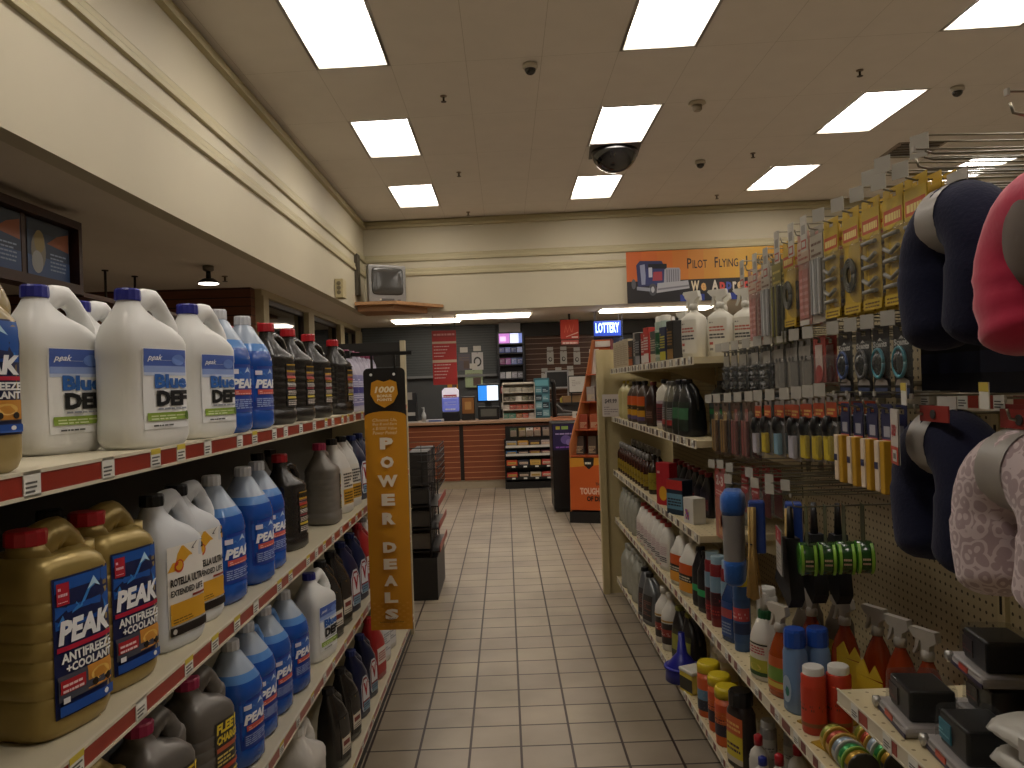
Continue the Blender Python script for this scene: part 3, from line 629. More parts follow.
place(p_nv, [(-.69, 3.533, MS, H90-.3, 'navy oil bottle on the second left shelf, just left of the orange sign'), (-.69, 3.698, MS, H90-.3, 'navy oil bottle on the second left shelf, hidden mostly by the orange sign'),
    (-.68, 3.192, LS, H90-.3, 'navy oil bottle with white shield label, nearer one on the third left shelf'), (-.68, 3.378, LS, H90-.3, 'navy oil bottle with white shield label, farther one on the third left shelf'),
    (-.68, 3.326, BS, H90-.3, 'navy oil bottle with white shield label, nearer one on the bottom left shelf'), (-.68, 3.533, BS, H90-.3, 'navy oil bottle with white shield label beside the red jug at the bottom')], 'bottle', 'navy oil bottles')
place(p_oil, [(-.68, 2.851, LS, H90-.3, 'black oil bottle with yellow label beside the white jug on the third left shelf'), (-.68, 3.016, LS, H90-.3, 'black oil bottle with yellow label beside the navy bottles on the third left shelf'),
    (-.68, 2.913, BS, H90-.3, 'black oil bottle with yellow label, nearer one on the bottom left shelf'), (-.68, 3.120, BS, H90-.3, 'black oil bottle with yellow label, farther one on the bottom left shelf')], 'bottle', 'black oil bottles')
place(p_red, [(-.68, 3.760, BS, H90-.3, 'red oil jug on the bottom left shelf under the orange sign'), (-.68, 3.564, LS, H90-.3, 'red oil jug on the third left shelf beside the orange sign')], 'jug', 'red oil jugs')
p_bj = make_jug('fluid_jug', .19, .15, .33, M('d3cfc8', .4, var=.03), WHITE, bands((0, .35, 'b97a5a', 'l')), 'l', lsec=(.0, .08, .03, .2))
place(p_bj, [(-.70, 2.500, BS, H90-.05, 'large plain white jug on the bottom left shelf')], 'jug')
p_wq = make_quart('oil_jug', 'l', M('cbc8c2', .4), M('8c8c8c', .4), bands((0, 1, 'd4d4d4'), (.2, .8, '8a8f98', 'l')), H=.3, W=.13)
place(p_wq, [(-.69, 3.987, BS, H90-.3, 'pale jug at the far end of the bottom left shelf, beside the red jug'), (-.69, 4.184, BS, H90-.3, 'pale jug at the far end of the bottom left shelf, farthest'), (-.69, 3.739, LS, H90-.3, 'pale jug behind the orange sign on the third left shelf')], 'jug', 'pale jugs at the far end')
p_pu = make_quart('additive_bottle', 'l', M('b9b4c6', .35), M('7c2a4c', .4), bands((0, 1, '8884b4'), (.1, .9, 'd9d6e6', 'l'), (.4, .6, '3c3a86')), H=.27, W=.09, D=.08)
place(p_pu, [(-.68, 3.38+.12*i, TS, H90-.3, '%s pale purple additive bottle behind the black bottles on the top left shelf' % ORD[i]) for i in range(6)], 'bottle', 'pale purple additive bottles')
# far end of the rack: black header board, small framed card
r_ = thing('end_panel', 'tall end panel of the left rack, cream post and black header board', 'rack end panel', (XL, YB, 0))
mb = MB(); mb.box(-.03, .0, 0, .0, .05, 1.80); mb.box(-.5, .02, .0, -.03, .04, 1.62); mb.build('post', M('b9ae92', .5), r_)
mb = MB(); mb.box(-.5, .0, 1.64, -.03, .03, 1.79); mb.build('header_board', M('1a1816', .5), r_)
a = plane_art((-.22, -.004, 1.49), (.17, 0, 0), (0, 0, .12)); a.rect(0, 0, 1, 1, 'cfc8a8'); a.rect(.1, .12, .9, .88, 'b9aa70'); a.rect(.14, .17, .86, .83, 'd6d0b6'); a.lines(.3, .35, .7, .7, 3, '8a805c'); a.build('framed_card', r_)
# hanging orange sign on a black arm
sx0, sx1, sY, sz0, sz1 = -.592, -.418, 3.27, .497, 1.592
sg = thing('hanging_sign', 'tall orange POWER DEALS sign hanging from a black arm on the left rack', 'sign', ((sx0+sx1)/2, sY, sz1))
mb = MB(); Wd = sx1-sx0; Hh = sz1-sz0; rr = .02
pts = [(-Wd/2, -Hh), (Wd/2, -Hh)]+[(Wd/2-rr+rr*math.cos(t), -rr+rr*math.sin(t)) for t in (0, .5, 1.07, 1.57)]+[(-Wd/2+rr+rr*math.cos(t), -rr+rr*math.sin(t)) for t in (1.57, 2.07, 2.64, 3.14)]
mb.prism(pts, 0, .003, 'y'); mb.build('board', M('1a1613', .45, var=0), sg)
a = Art(lambda u, v, off: (-Wd/2+Wd*u, -off, -Hh+Hh*v), 1)
OR = 'cf8f1c'
a.poly([(0, 0), (1, 0), (1, .815)]+[(.5+.5*math.cos(t), .815+.02*math.sin(t)) for t in [PI*k/10 for k in range(1, 10)]]+[(0, .815)], OR)
for k in range(9):
    for q in range(5):
        u = .1+.2*q+(.1 if k % 2 else 0); v = .012+.011*k
        if u < .98 and v+.008 < .11: a.poly([(u-.05, v+.004), (u, v), (u+.05, v+.004), (u, v+.009)], 'd69a30')
sh_ = [(.2, .945), (.35, .955), (.5, .947), (.65, .955), (.8, .945), (.83, .90), (.72, .868), (.5, .848), (.28, .868), (.17, .90)]
a.poly(sh_, OR); a.text('1000', .27, .905, .75, .93, 'f4e6c4', .04, .2); a.text('BONUS', .33, .888, .68, .899, 'f4e6c4', .03); a.text('POINTS', .33, .874, .68, .884, 'f4e6c4', .03)
for i, t in enumerate(['Choose Us,', 'Buy 8 and Earn', 'a $1000 Value', 'Power Points!']): a.text(t, .2, .795-.016*i, .78, .808-.016*i, 'f3e3bc', .0, .2)
for i, ch in enumerate('POWER'): a.text(ch, .36 if ch != 'W' else .28, .690-.0715*i, .68 if ch != 'W' else .76, .735-.0715*i, 'ece0cc', .06)
for i, ch in enumerate('DEALS'): a.text(ch, .36, .297-.0635*i, .68, .337-.0635*i, 'ece0cc', .06)
a.text('1 POINT', .42, .043, .62, .05, '4a3510', .0); a.text('bonus points with purchase', .24, .03, .8, .037, '4a3510', 0)
a.disc(.2, .975, .035, .0055, 'e8e6e0'); a.disc(.75, .975, .035, .0055, 'e8e6e0')
a.build('sign_face', sg)
mb = MB(); mb.box(-.14, -.004, .052, .12, .004, .068); mb.box(-.055, -.003, -.02, -.045, .003, .055); mb.box(.04, -.003, -.02, .05, .003, .055); mb.box(-.155, -.03, .045, -.135, .03, .075); mb.build('arm', M('141312', .4), sg)
# ================================================================ RIGHT RACK
XR = .745; XB = 1.17
PEG = dots_mat('b9ac8c', '3a3226', .0254, .17, 'yz'); DECK = dots_mat('cbbd98', '8a7a5a', .04, .1, 'xy'); RSTEEL = M('c4b892', .45, var=.05)
rr_ = thing('gondola_rack', 'long cream rack of car care goods and pegboard along the right of the aisle', 'shelving rack', (XR, 0, 0))
o_ = lambda x: x-XR
mb = MB(); mb.box(o_(XB), .2, .1, o_(XB)+.012, 3.06, 1.90); mb.build('pegboard_panel', PEG, rr_)
mb = MB(); mb.box(o_(XB), 3.06, .1, o_(XB)+.012, 5.5, 1.66); mb.build('pegboard_panel', PEG, rr_)
for y in (.62, 1.84, 3.06, 4.28):
    mb = MB(); mb.box(o_(XB)-.012, y-.014, 0, o_(XB)+.03, y+.014, 1.91 if y < 3.1 else 1.68, 0)
    for k in range(18 if y < 3.1 else 15): mb.box(o_(XB)-.0135, y-.004, .12+.1*k, o_(XB)-.0118, y+.004, .17+.1*k, 1)
    mb.build('slotted_upright', [RSTEEL, M('1c1813', .6)], rr_)
mb = MB(); mb.box(o_(.80), .2, 0, o_(XB), 5.5, .1); mb.build('base', M('3a342a', .5), rr_)
mb = MB(); mb.box(o_(.66), 5.56, 0, o_(XB)+.03, 5.60, 1.735); mb.box(o_(.655), 5.53, 0, o_(.70), 5.60, 1.735); mb.build('end_panel', M('b8aa80', .5), rr_)
RT1, RT2 = M('6e2a20', .4, var=.05), M('3d2a1c', .4)
def rshelf(z, y0, y1, x0, dark, seed, brk=True):
    mb = MB(); mb.box(o_(x0)+.003, y0, z-.026, o_(XB), y1, z, 0)
    if brk:
        yb = y0+.02
        while yb < y1: mb.prism([(o_(XB), z-.13), (o_(XB), z-.026), (o_(x0)+.12, z-.026)], yb, yb+.005, 'y'); yb += 1.2
    s_ = mb.build('shelf', DECK, rr_)
    mb = MB(); mb.box(o_(x0), y0, z-.030, o_(x0)+.003, y1, z+.004, 0); mb.box(o_(x0)-.002, y0, z-.031, o_(x0), y1, z-.027, 0); mb.box(o_(x0)-.002, y0, z+.001, o_(x0), y1, z+.005, 0)
    R = random.Random(seed); y = y0+.02
    while y < y1-.07: l = R.choice((.03, .045, .06)); mb.box(o_(x0)-.0012, y, z-.026, o_(x0), y+l, z+.0005, 1); y += l+R.choice((.04, .05, .08))
    mb.build('price_rail', [EDGE, dark], s_)
    y = y0+.05
    while y < y1-.04: price_tag(s_, o_(x0)-.0022, y, z-.029, -1, .034, .032, 0); y += R.choice((.10, .12, .145, .18))
    return s_
rshelf(.13, 1.84, 5.5, XR, RT1, 1, False)
rshelf(.548, 1.84, 5.5, XR, RT1, 2)
rshelf(.882, 3.07, 5.5, XR, RT2, 3)
rshelf(1.257, 3.07, 5.5, XR, RT2, 4)
rshelf(1.59, 3.07, 5.5, XR, RT2, 5)
rshelf(.772, .62, 1.80, XR, M('9a3a2a', .35), 6)
rshelf(1.45, .62, 1.83, .95, M('8f3022', .4), 7)
rshelf(.13, .2, 1.82, XR, RT1, 8, False)
WIRE = M('8d8878', .3, metal=.8, var=0)
PLATE = M('b9b6ac', .3, var=.04)
_hook = {}
def hook(y, z, tip=.80, plate='up', back=None):
    k = (round(tip, 3), plate, back)
    if k not in _hook:
        L = (back or XB)-tip; mb = MB()
        mb.tube([(L, 0, 0), (.02, 0, 0), (.004, 0, .004), (0, 0, .018)], .0024, 6)
        mb.tube([(L, 0, .028), (.0, 0, .034), (-.004, 0, .034)], .0018, 6); mb.box(L-.004, -.02, -.02, L, .02, .04)
        h = mb.build('display_hook', WIRE, rr_); mb = MB()
        if plate == 'none': mb.box(-.006, -.004, .028, -.002, .004, .038)
        elif plate == 'up': mb.box(-.012, -.018, .002, -.010, .018, .034, 0, Matrix.Rotation(.45, 4, 'Z'))
        else: mb.box(-.012, -.02, -.055, -.010, .02, .036, 0); 
        if plate == 'tag': mb.box(-.0125, -.016, -.05, -.012, .016, -.026, 1); mb.box(-.0129, -.011, -.045, -.0124, .011, -.031, 0); mb.box(-.0125, -.012, -.012, -.012, .012, .012, 2)
        pl = mb.build('price_plate', [PLATE, M('a8473a', .4, var=0), M('8d8a84', .4, var=0)], h); _hook[k] = (h, pl)
        h.location = (tip-XR, y, z); return h
    h, pl = _hook[k]; h2 = h.copy(); COL.objects.link(h2); h2.location = (tip-XR, y, z); p2 = pl.copy(); COL.objects.link(p2); p2.parent = h2; return h2
# ---- hanging goods: front faces -y locally (turned to -x when hung), hole at the origin
def make_card(name, lab, W, H, T, card, artf=None, blister=None, item=None, gap=.0, cat='carded pack'):
    """card with a punched hole and a clear blister bulging over the goods; item(mb) fills it"""
    r = proto(name, lab, cat); mb = MB(); top = .014
    hole = [(.012*math.cos(t), .004*math.sin(t)) for t in [2*PI*k/12 for k in range(12)]]
    mb.box(-W/2, 0, -H+top, W/2, .0012, -.006); mb.box(-W/2, 0, -.006, -.012, .0012, top); mb.box(.012, 0, -.006, W/2, .0012, top); mb.box(-.012, 0, .005, .012, .0012, top)
    mb.build('card', card, r)
    if artf: a = plane_art((-W/2, -.0005, -H+top), (W, 0, 0), (0, 0, H-.022)); artf(a); a.build('print', r)
    if item:
        mb = MB(); ms = item(mb, W, H, T); mb.build('goods', ms, r)
    if blister:
        mb = MB(); x0, z0, x1, z1 = blister; cx, cz = (x0+x1)/2*W, (z0+z1)/2*H; hx, hz = (x1-x0)/2*W, (z1-z0)/2*H; rings = []
        for s_, y in ((1.05, -.001), (1.0, -T*.5), (.9, -T*.92), (.8, -T)):
            rings.append([(cx+hx*s_*a, y, -H+top+cz+hz*s_*b) for a, b in (se(2*PI*(j+.5)/20, 5) for j in range(20))])
        mb.loft(rings, 0, True, True); mb.build('blister', M('9a9c98', .06, spec=.9, var=0, alpha=.14), r)
    return r
def hang(P, y, z, n, tip, dx, lab, cat, grp, off=.022):
    """n copies one behind another on one hook"""
    L = []
    for k in range(n):
        l = lab.replace('nearest hook', 'first hook').replace('from the far end', 'from far')+('' if n == 1 else ', '+['in front', 'second deep', 'third deep', 'rearmost'][k])
        L.append((tip+off+dx*k, y, z-.004, -H90, l))
    place(P, L, cat, grp)
def fill_bag(c, c2=None, kind='wrap'):
    def f(mb, W, H, T):
        R = random.Random(len(c)+int(W*1000))
        if kind == 'wrap':
            for k in range(5):
                z = -H*.34-k*H*.11; mb.tube([(-W*.36, -T*.5, z), (0, -T*.6, z-.012*(k % 2)), (W*.36, -T*.5, z)], T*.34, 8)
        elif kind == 'coil':
            for k in range(4):
                rr2 = W*(.34-.05*k); pts = [(rr2*math.cos(t), -T*.5, -H*.58+rr2*1.35*math.sin(t)) for t in [2*PI*q/16 for q in range(17)]]; mb.tube(pts, T*.22, 6)
        elif kind == 'strip':
            for k in range(4): x = W*(-.3+.2*k); mb.box(x-W*.07, -T*.7, -H*.86, x+W*.07, -T*.15, -H*.28, k % 2, None, .002)
        return [M(c, .5), M(c2 or c, .5)]
    return f
YEL = 'c9a62a'
def A_yel(a):
    a.rect(0, .72, 1, 1, 'cdae30'); a.rect(.05, .76, .95, .90, 'c4532c'); a.lines(.12, .79, .88, .88, 1, 'efd98a', .8); a.rect(0, 0, 1, .10, 'cdae30'); a.lines(.1, .02, .9, .09, 2, '6a4a1a')
def A_pnk(a): a.rect(0, .74, 1, 1, 'd0b9a2'); a.lines(.1, .78, .9, .95, 3, 'b0584a'); a.rect(.1, .08, .9, .66, 'b06a60'); a.lines(.15, .12, .85, .6, 6, 'c8908a'); a.rect(.1, .0, .9, .06, 'c8c4b8')
c_y1 = make_card('carded_tool', 'l', .084, .245, .014, M(YEL, .45), A_yel, (.08, .1, .92, .68), fill_bag('8f8d84', '6d6a60'))
c_y2 = make_card('carded_tool', 'l', .084, .245, .014, M(YEL, .45), A_yel, (.08, .1, .92, .68), fill_bag('4c4a3a', '8a7a30', 'coil'))
c_pk = make_card('strap_pack', 'l', .080, .25, .012, M('b98a7c', .5), A_pnk, (.08, .08, .92, .66), None)
c_ol = make_card('cord_pack', 'l', .076, .26, .016, M('6d6a4a', .5), lambda a: (a.rect(0, .72, 1, 1, '8a8038'), a.lines(.1, .76, .9, .95, 3, 'd9c46a')), (.08, .06, .92, .68), fill_bag('7d7838', '3c3a30', 'strip'))
c_sl = make_card('carded_tool', 'l', .080, .25, .014, M('a39b8d', .45), lambda a: (a.rect(0, .72, 1, 1, 'c7bfae'), a.lines(.1, .76, .9, .95, 3, '7a5a4a')), (.08, .06, .92, .68), fill_bag('9a9a98', 'c0c0c0', 'strip'))
top = [(2.55, 'pk', 3), (2.42, 'sl', 3), (2.32, 'ol', 4), (2.22, 'y2', 4), (2.11, 'pk', 3), (2.02, 'sl', 2), (1.93, 'y1', 4), (1.82, 'y2', 4), (1.72, 'y1', 3), (1.62, 'y1', 4), (1.53, 'y1', 3)]
pr = dict(pk=(c_pk, 'pink carded strap', 'pink carded straps'), sl=(c_sl, 'silver tool on a pale card', 'silver carded tools'), ol=(c_ol, 'olive cord on a card', 'olive carded cords'), y1=(c_y1, 'grey tool on a yellow card', 'yellow carded tools'), y2=(c_y2, 'coiled cable on a yellow card', 'coiled cables on yellow cards'))
ORD2 = ORD+['eleventh', 'twelfth', 'thirteenth', 'fourteenth']
for i, (y, k, n) in enumerate(top):
    z = 1.87-.03*(i < 3); hook(y, z+.01, .80, 'tag' if i < 6 else 'up'); P, l, g = pr[k]
    hang(P, y, z+.008, n, .80, .028, '%s, top row, %s hook from the far end' % (l, ORD2[i]), 'carded pack', g)
for i, y in enumerate((1.42, 1.46, 1.56, 1.66)): hook(y, 1.90, .78+.02*(i % 2))
# second row: grey packs, a red one, four oval air fresheners
def A_sc(a):
    a.text('Scents', .08, .80, .92, .90, 'c9c9c4', .04); a.poly([(.35, .90), (.5, .95), (.65, .90)], 'c9c9c4'); a.rect(.12, .06, .88, .16, '2f3f66'); a.poly([(.1, .2), (.2, .28), (.35, .3), (.5, .34), (.7, .3), (.88, .27), (.92, .2)], '9a938c')
def oval(c1, c2):
    def f(mb, W, H, T):
        pts = [(W*.33*math.cos(t), -.008, -H*.44+W*.42*math.sin(t)) for t in [2*PI*q/20 for q in range(21)]]; mb.tube(pts, .004, 8, 0)
        rings = [[(W*s_*math.cos(t), -y, -H*.44+W*s_*1.25*math.sin(t)) for t in [2*PI*q/20 for q in range(20)]] for s_, y in ((.30, .002), (.28, .01), (.18, .016), (.05, .018))]; mb.loft(rings, 1)
        return [M(c1, .3), M(c2, .25)]
    return f
CB = M('16171a', .35)
sc1 = make_card('air_freshener', 'l', .076, .165, .022, CB, A_sc, (.1, .28, .9, .8), oval('3f8fa0', '22262a')); sc2 = make_card('air_freshener', 'l', .076, .165, .022, CB, A_sc, (.1, .28, .9, .8), oval('2f4f8f', '22262a')); sc3 = make_card('air_freshener', 'l', .076, .165, .022, CB, A_sc, (.1, .28, .9, .8), oval('5f5f62', '2a2a2a'))
for P, y, l in ((sc2, 1.94, 'air freshener with a blue oval on a black card, farthest of four'), (sc3, 1.84, 'air freshener with a grey oval on a black card'), (sc1, 1.755, 'air freshener with a teal oval on a black card, farther one'), (dup(sc1), 1.66, 'air freshener with a bright teal oval on a black card, nearest of four')):
    hook(y, 1.60, .83); hang(P, y, 1.60, 1, .83, .03, l, 'air freshener', 'oval air fresheners')
gp = make_card('carded_part', 'l', .085, .155, .012, M('7b776e', .5), lambda a: (a.rect(0, .7, 1, 1, '8f8b82'), a.disc(.3, .75, .12, .05, '3a3a38'), a.disc(.62, .75, .12, .05, '3a3a38')), (.1, .1, .9, .68), None)
gd = make_card('carded_part', 'l', .07, .165, .016, M('3c3c3a', .5), lambda a: (a.rect(0, .72, 1, 1, '9c988e'), a.rect(.1, .1, .9, .6, '55544f')), (.1, .1, .9, .68), fill_bag('4a4a48'))
rd = make_card('carded_part', 'l', .08, .135, .02, M('a5463c', .45), lambda a: (a.rect(.2, .3, .8, .98, 'c9b6ac'), a.disc(.5, .3, .3, .2, 'b03a34')), (.05, .05, .95, .6), None)
for i, (y, P, l, n) in enumerate(((2.98, gd, 'dark carded part', 3), (2.88, gd, 'dark carded part', 3), (2.77, gd, 'dark carded part', 3), (2.64, gd, 'dark carded part', 3), (2.52, gd, 'dark carded part', 4), (2.41, gp, 'grey carded part', 4), (2.30, gp, 'grey carded part', 3), (2.20, gp, 'grey carded part', 2), (2.10, rd, 'red and white carded part', 2))):
    hook(y, 1.60, .83); hang(P, y, 1.597, n, .83, .03, '%s, second row, %s hook from the far end' % (l, ORD[i]), 'carded pack', l+'s')
# third row: brushes with yellow grips, then scrapers on navy cards
def A_br(a): a.rect(0, .76, 1, 1, 'c0502c'); a.lines(.12, .80, .88, .92, 2, 'e6c070', .6); a.rect(0, .6, 1, .76, '2a2420'); a.poly([(0, .7), (1, .6), (1, .66), (0, .76)], 'b6b6b8')
def it_brush(c):
    def f(mb, W, H, T):
        mb.box(-W*.32, -T, -H*.88, W*.32, -T*.2, -H*.52, 0, None, .004); mb.lathe([(W*.2, 0), (W*.26, .02), (W*.17, .045), (W*.1, .05)], n=12, mi=1, T=Matrix.Translation((0, -T*.7, -H*.52))); return [M(c, .4), M('17181a', .3)]
    return f
b_y = make_card('carded_brush', 'l', .062, .175, .018, M('8f8a84', .4), A_br, (.06, .06, .94, .6), it_brush('c7b02c')); b_b = make_card('carded_brush', 'l', .062, .175, .018, M('8f8a84', .4), A_br, (.06, .06, .94, .6), it_brush('7fa6b8')); b_w = make_card('carded_brush', 'l', .062, .18, .018, M('9f9a94', .4), A_br, (.06, .06, .94, .6), it_brush('b8b6c0'))
b_k = make_card('wooden_brush', 'l', .075, .205, .02, M('5e4a3a', .45), lambda a: (a.rect(.2, .1, .8, .9, '9c7a34'), a.poly([(.3, .55), (.5, .9), (.7, .55)], 'c9b070')), (.06, .06, .94, .8), fill_bag('8f6f30', '6a4a20', 'strip'))
b_r = make_card('wooden_brush', 'l', .075, .205, .02, M('5e4a3a', .45), lambda a: (a.rect(.3, .05, .7, .95, 'a05a54'), a.lines(.35, .1, .65, .9, 6, 'd0a8a0')), (.06, .06, .94, .8), fill_bag('8a4a44', '6a3a34', 'strip'))
rows3 = [(3.0, b_k, 3, 'wooden brush on a brown card'), (2.88, b_k, 2, 'wooden brush on a brown card'), (2.74, b_r, 3, 'reddish brush on a brown card'), (2.62, b_r, 2, 'reddish brush on a brown card'), (2.50, b_w, 2, 'white-handled brush on an orange card'), (2.41, b_y, 3, 'yellow-handled brush on an orange card'), (2.30, b_b, 3, 'pale blue brush on an orange card'), (2.18, b_w, 3, 'white-handled brush on an orange card'), (2.09, b_y, 3, 'yellow-handled brush on an orange card'), (2.01, b_y, 3, 'yellow-handled brush on an orange card'), (1.935, b_y, 4, 'yellow-handled brush on an orange card')]
for i, (y, P, n, l) in enumerate(rows3):
    z = 1.395+.004*i; hook(y, z+.012, .79, 'up'); hang(P, y, z+.01, n, .79, .032, '%s, third row, %s hook from the far end' % (l, ORD2[i]), 'carded brush', 'brushes: '+l)
sq = make_card('squeegee_pack', 'l', .045, .185, .022, M('2a2f55', .45), lambda a: (a.rect(0, .68, 1, 1, '2a2f55'), a.rect(.2, .72, .8, .86, 'a9a9b4'), a.rect(0, .63, 1, .69, 'b04a50')), None, lambda mb, W, H, T: (mb.box(-W*.45, -T, -H*.92, W*.0, -.001, -H*.33, 0, None, .002), mb.box(W*.0, -T*.9, -H*.94, W*.45, -.001, -H*.33, 1, None, .002), mb.box(-W*.4, -T-.001, -H*.66, -W*.08, -T, -H*.58, 2), [M('e0cdb4', .5), M('c99a2c', .4), M('2a2f55', .5)])[-1])
for i, y in enumerate((1.86, 1.79, 1.72, 1.655)): hook(y, 1.425, .79, 'none'); hang(sq, y, 1.422, 2, .79, .03, 'yellow cream squeegee on a navy card, %s hook from the brushes' % ORD[i+0 if i else 0].replace('nearest', 'first'), 'squeegee', 'squeegees on navy cards')
# fourth row
p = make_card('chamois_pack', 'l', .14, .28, .03, M('9c2a20', .45), lambda a: (a.rect(0, .62, 1, 1, 'b02a2c'), a.text('2-3', .15, .8, .85, .95, 'e8d0c8', .04), a.lines(.1, .66, .9, .75, 2, 'e0b8b0'), a.rect(0, 0, 1, .6, 'a8482c'), a.rect(.3, .05, .7, .3, 'c47a3a')), (.05, .03, .95, .95), None)
hook(3.02, 1.155, .80); hang(p, 3.02, 1.15, 1, .80, .04, 'red and orange chamois pack hanging beside the blue wash mop', 'chamois pack', None)
p2 = make_card('sponge_pack', 'l', .08, .17, .04, M('a03432', .45), lambda a: (a.rect(0, .5, 1, 1, 'a82a2c'), a.lines(.1, .6, .9, .9, 3, 'd9c0b8')), (.05, .03, .95, .6), None)
for i, y in enumerate((2.90, 2.78)): hook(y, 1.165, .80); hang(p2, y, 1.16, 3, .86, .04, 'red sponge pack behind the blue wash mop, '+('farther hook' if i == 0 else 'nearer hook'), 'sponge pack', 'red sponge packs')
r = proto('wash_mop', 'l', 'wash mop'); mb = MB()
R = random.Random(3); rings = []
for z, q in ((-.02, .045), (-.04, .068), (-.08, .07), (-.10, .06)): rings.append([(q*a*1.0, q*b*.6-.0, z) for a, b in (se(2*PI*(j+.5)/24, 3) for j in range(24))])
mb.loft(rings, 0); mb.build('microfibre_head', M('1f5cae', .95, sheen=.4, bump=1.0, scale=220), r); mb = MB(); rings = []
for z, q in ((-.255, .058), (-.27, .062), (-.325, .06), (-.34, .04)): rings.append([(q*a, q*b*.6, z) for a, b in (se(2*PI*(j+.5)/24, 3) for j in range(24))])
mb.loft(rings, 0); mb.build('microfibre_head', M('1f5cae', .95, sheen=.4, bump=1.0, scale=220), r)
mb = MB(); rings = [[(q*a, q*b*.6, z) for a, b in (se(2*PI*(j+.5)/24, 3) for j in range(24))] for z, q in ((-.10, .062), (-.255, .058))]; mb.loft(rings, 0, True, False); mb.build('sleeve', M('8d8a88', .45), r)
a = Art(lambda u, v, off: (-.045+.09*u, -(.0375+off), -.25+.145*v), 1); a.rect(0, .72, 1, 1, 'b52a30'); a.lines(.1, .78, .9, .92, 2, 'e8c8c4'); a.build('print', r)
hook(2.66, 1.14, .76); place(r, [(.765, 2.66, 1.14, -H90-.35, 'blue microfibre wash mop in a grey sleeve hanging on the right rack')], 'wash mop')
r = proto('straw_brush', 'l', 'brush'); mb = MB(); mb.box(-.022, -.03, -.20, .03, .02, -.035, 0, None, .006); mb.box(-.02, -.031, -.12, .0, -.03, -.05, 1); mb.build('wrapper', [M('22418f', .4), M('b8c4dc', .4, var=0)], r)
mb = MB()
for k in range(60):
    t = R.uniform(0, 2*PI); q = R.uniform(0, 1); x, y = .013*q*math.cos(t), .012*q*math.sin(t); mb.tube([(x*.5+.042, y-.02, -.05), (x*.9+.046, y-.022, -.15), (x*1.1+.044, y-.022, -.18), (x*2.2+.042, y*2.2-.02, -.345+.012*q)], [.002, .0022, .0018, .0012], 4)
mb.build('straw_bristles', M('cfae6c', .7, var=.2, scale=60), r); mb = MB(); mb.tube([(.028, -.022, -.165), (.044, -.040, -.166), (.060, -.022, -.165)], .002, 5); mb.build('binding', M('2a2420', .6), r)
hook(2.50, 1.145, .80); place(r, [(.80, 2.50, 1.14, -H90-.3, 'straw brush with a blue wrapper hanging beside the blue wash mop')], 'brush')
r2 = dup(r); place(r2, [(.90, 2.45, 1.14, -H90-.3, 'second straw brush hanging half hidden behind the red price card')], 'brush'); hook(2.36, 1.145, .80)
pc = proto('price_card', 'l', 'price card'); a = plane_art((-.05, 0, -.13), (.10, 0, 0), (0, 0, .13)); a.rect(0, 0, 1, 1, 'b9b6b0'); a.rect(0, .68, 1, 1, 'b02a34'); a.text('2', .4, .74, .6, .95, 'e6d6d0', .04); a.lines(.12, .1, .88, .6, 6, '77736c'); a.build('print', pc)
mb = MB(); mb.box(-.05, .0005, -.13, .05, .002, 0); mb.build('card', M('b9b6b0', .5), pc); place(pc, [(.775, 2.245, 1.065, -H90-.2, 'white price card with a red heading left of the green tubs')], 'price card')
# black duster brushes hanging low behind the green rolls
r = proto('dust_brush', 'l', 'brush'); mb = MB(); mb.prism([(-.02, 0), (.02, 0), (.045, -.17), (.02, -.20), (-.09, -.14)], -.02, .02, 'y'); mb.build('bristle_block', M('17161a', .7, bump=.6, scale=200), r); mb = MB(); mb.tube([(0, 0, 0), (.0, 0, .09)], [.012, .008], 8); mb.build('handle', M('1e1d20', .35), r)
place(r, [(.82, 2.275, 1.03, -H90, 'black dust brush hanging under the price card'), (.89, 2.275, 1.04, -H90, 'black dust brush hanging below the first green tub'), (.96, 2.275, 1.035, -H90, 'black dust brush hanging below the last green tub')], 'brush', 'black dust brushes')
# green tape rolls in shrink wrap
r = proto('green_sponge_tub', 'l', 'sponge tub'); mb = MB(); TT = Matrix.Translation((0, 0, -.135)) @ Matrix.Rotation(PI/2, 4, 'X')
mb.lathe([(.042, -.023), (.045, -.02), (.045, .02), (.042, .023)], n=22, T=TT, mis=[0, 1, 0, 0]); mb.build('roll', [M('4a8f2a', .2, spec=.8), M('1f4a1a', .2, spec=.8)], r)
a = Art(lambda u, v, off: ((.0455+off)*math.cos((v-.5)*2.6), -.02+.04*u, -.135+(.0455+off)*math.sin((v-.5)*2.6)), 6); a.rect(0, .08, .18, .92, '86b83a'); a.rect(.82, .08, 1, .92, '86b83a'); a.lines(.25, .4, .75, .6, 2, 'b8a080'); a.build('label', r)
mb = MB(); mb.box(-.028, -.001, -.095, .028, .001, .012); mb.build('hang_tab', M('5f6a4a', .35, alpha=.55, var=0), r)
hook(2.17, 1.135, .79, 'none')
place(r, [(.82+.052*k, 2.15, 1.13, -H90-.25, 'green sponge tub in clear wrap, %s of four in a row' % ['front', 'second', 'third', 'rearmost'][k]) for k in range(4)], 'sponge tub', 'green sponge tubs')
for y in (2.28, 2.42, 2.62): hook(y, 1.165, .82, 'up')
# ---------------------------------------------------------------- goods on the right rack's shelves
RB = -H90
def put(P, lst, cat, grp=None):
    """lst: (y, x, z, label[, rz])"""
    return place(P, [(q[1], q[0], q[2]+.0005, RB+(abs(q[4]) if len(q) > 4 else .38), q[3]) for q in lst], cat, grp)
E1, D1, C1, B1, A1 = .13, .548, .882, 1.257, 1.59
CLR = M('a9a99c', .2, spec=.7, var=.05, trans=.25); WH2 = M('d2cfc6', .4, var=.03)
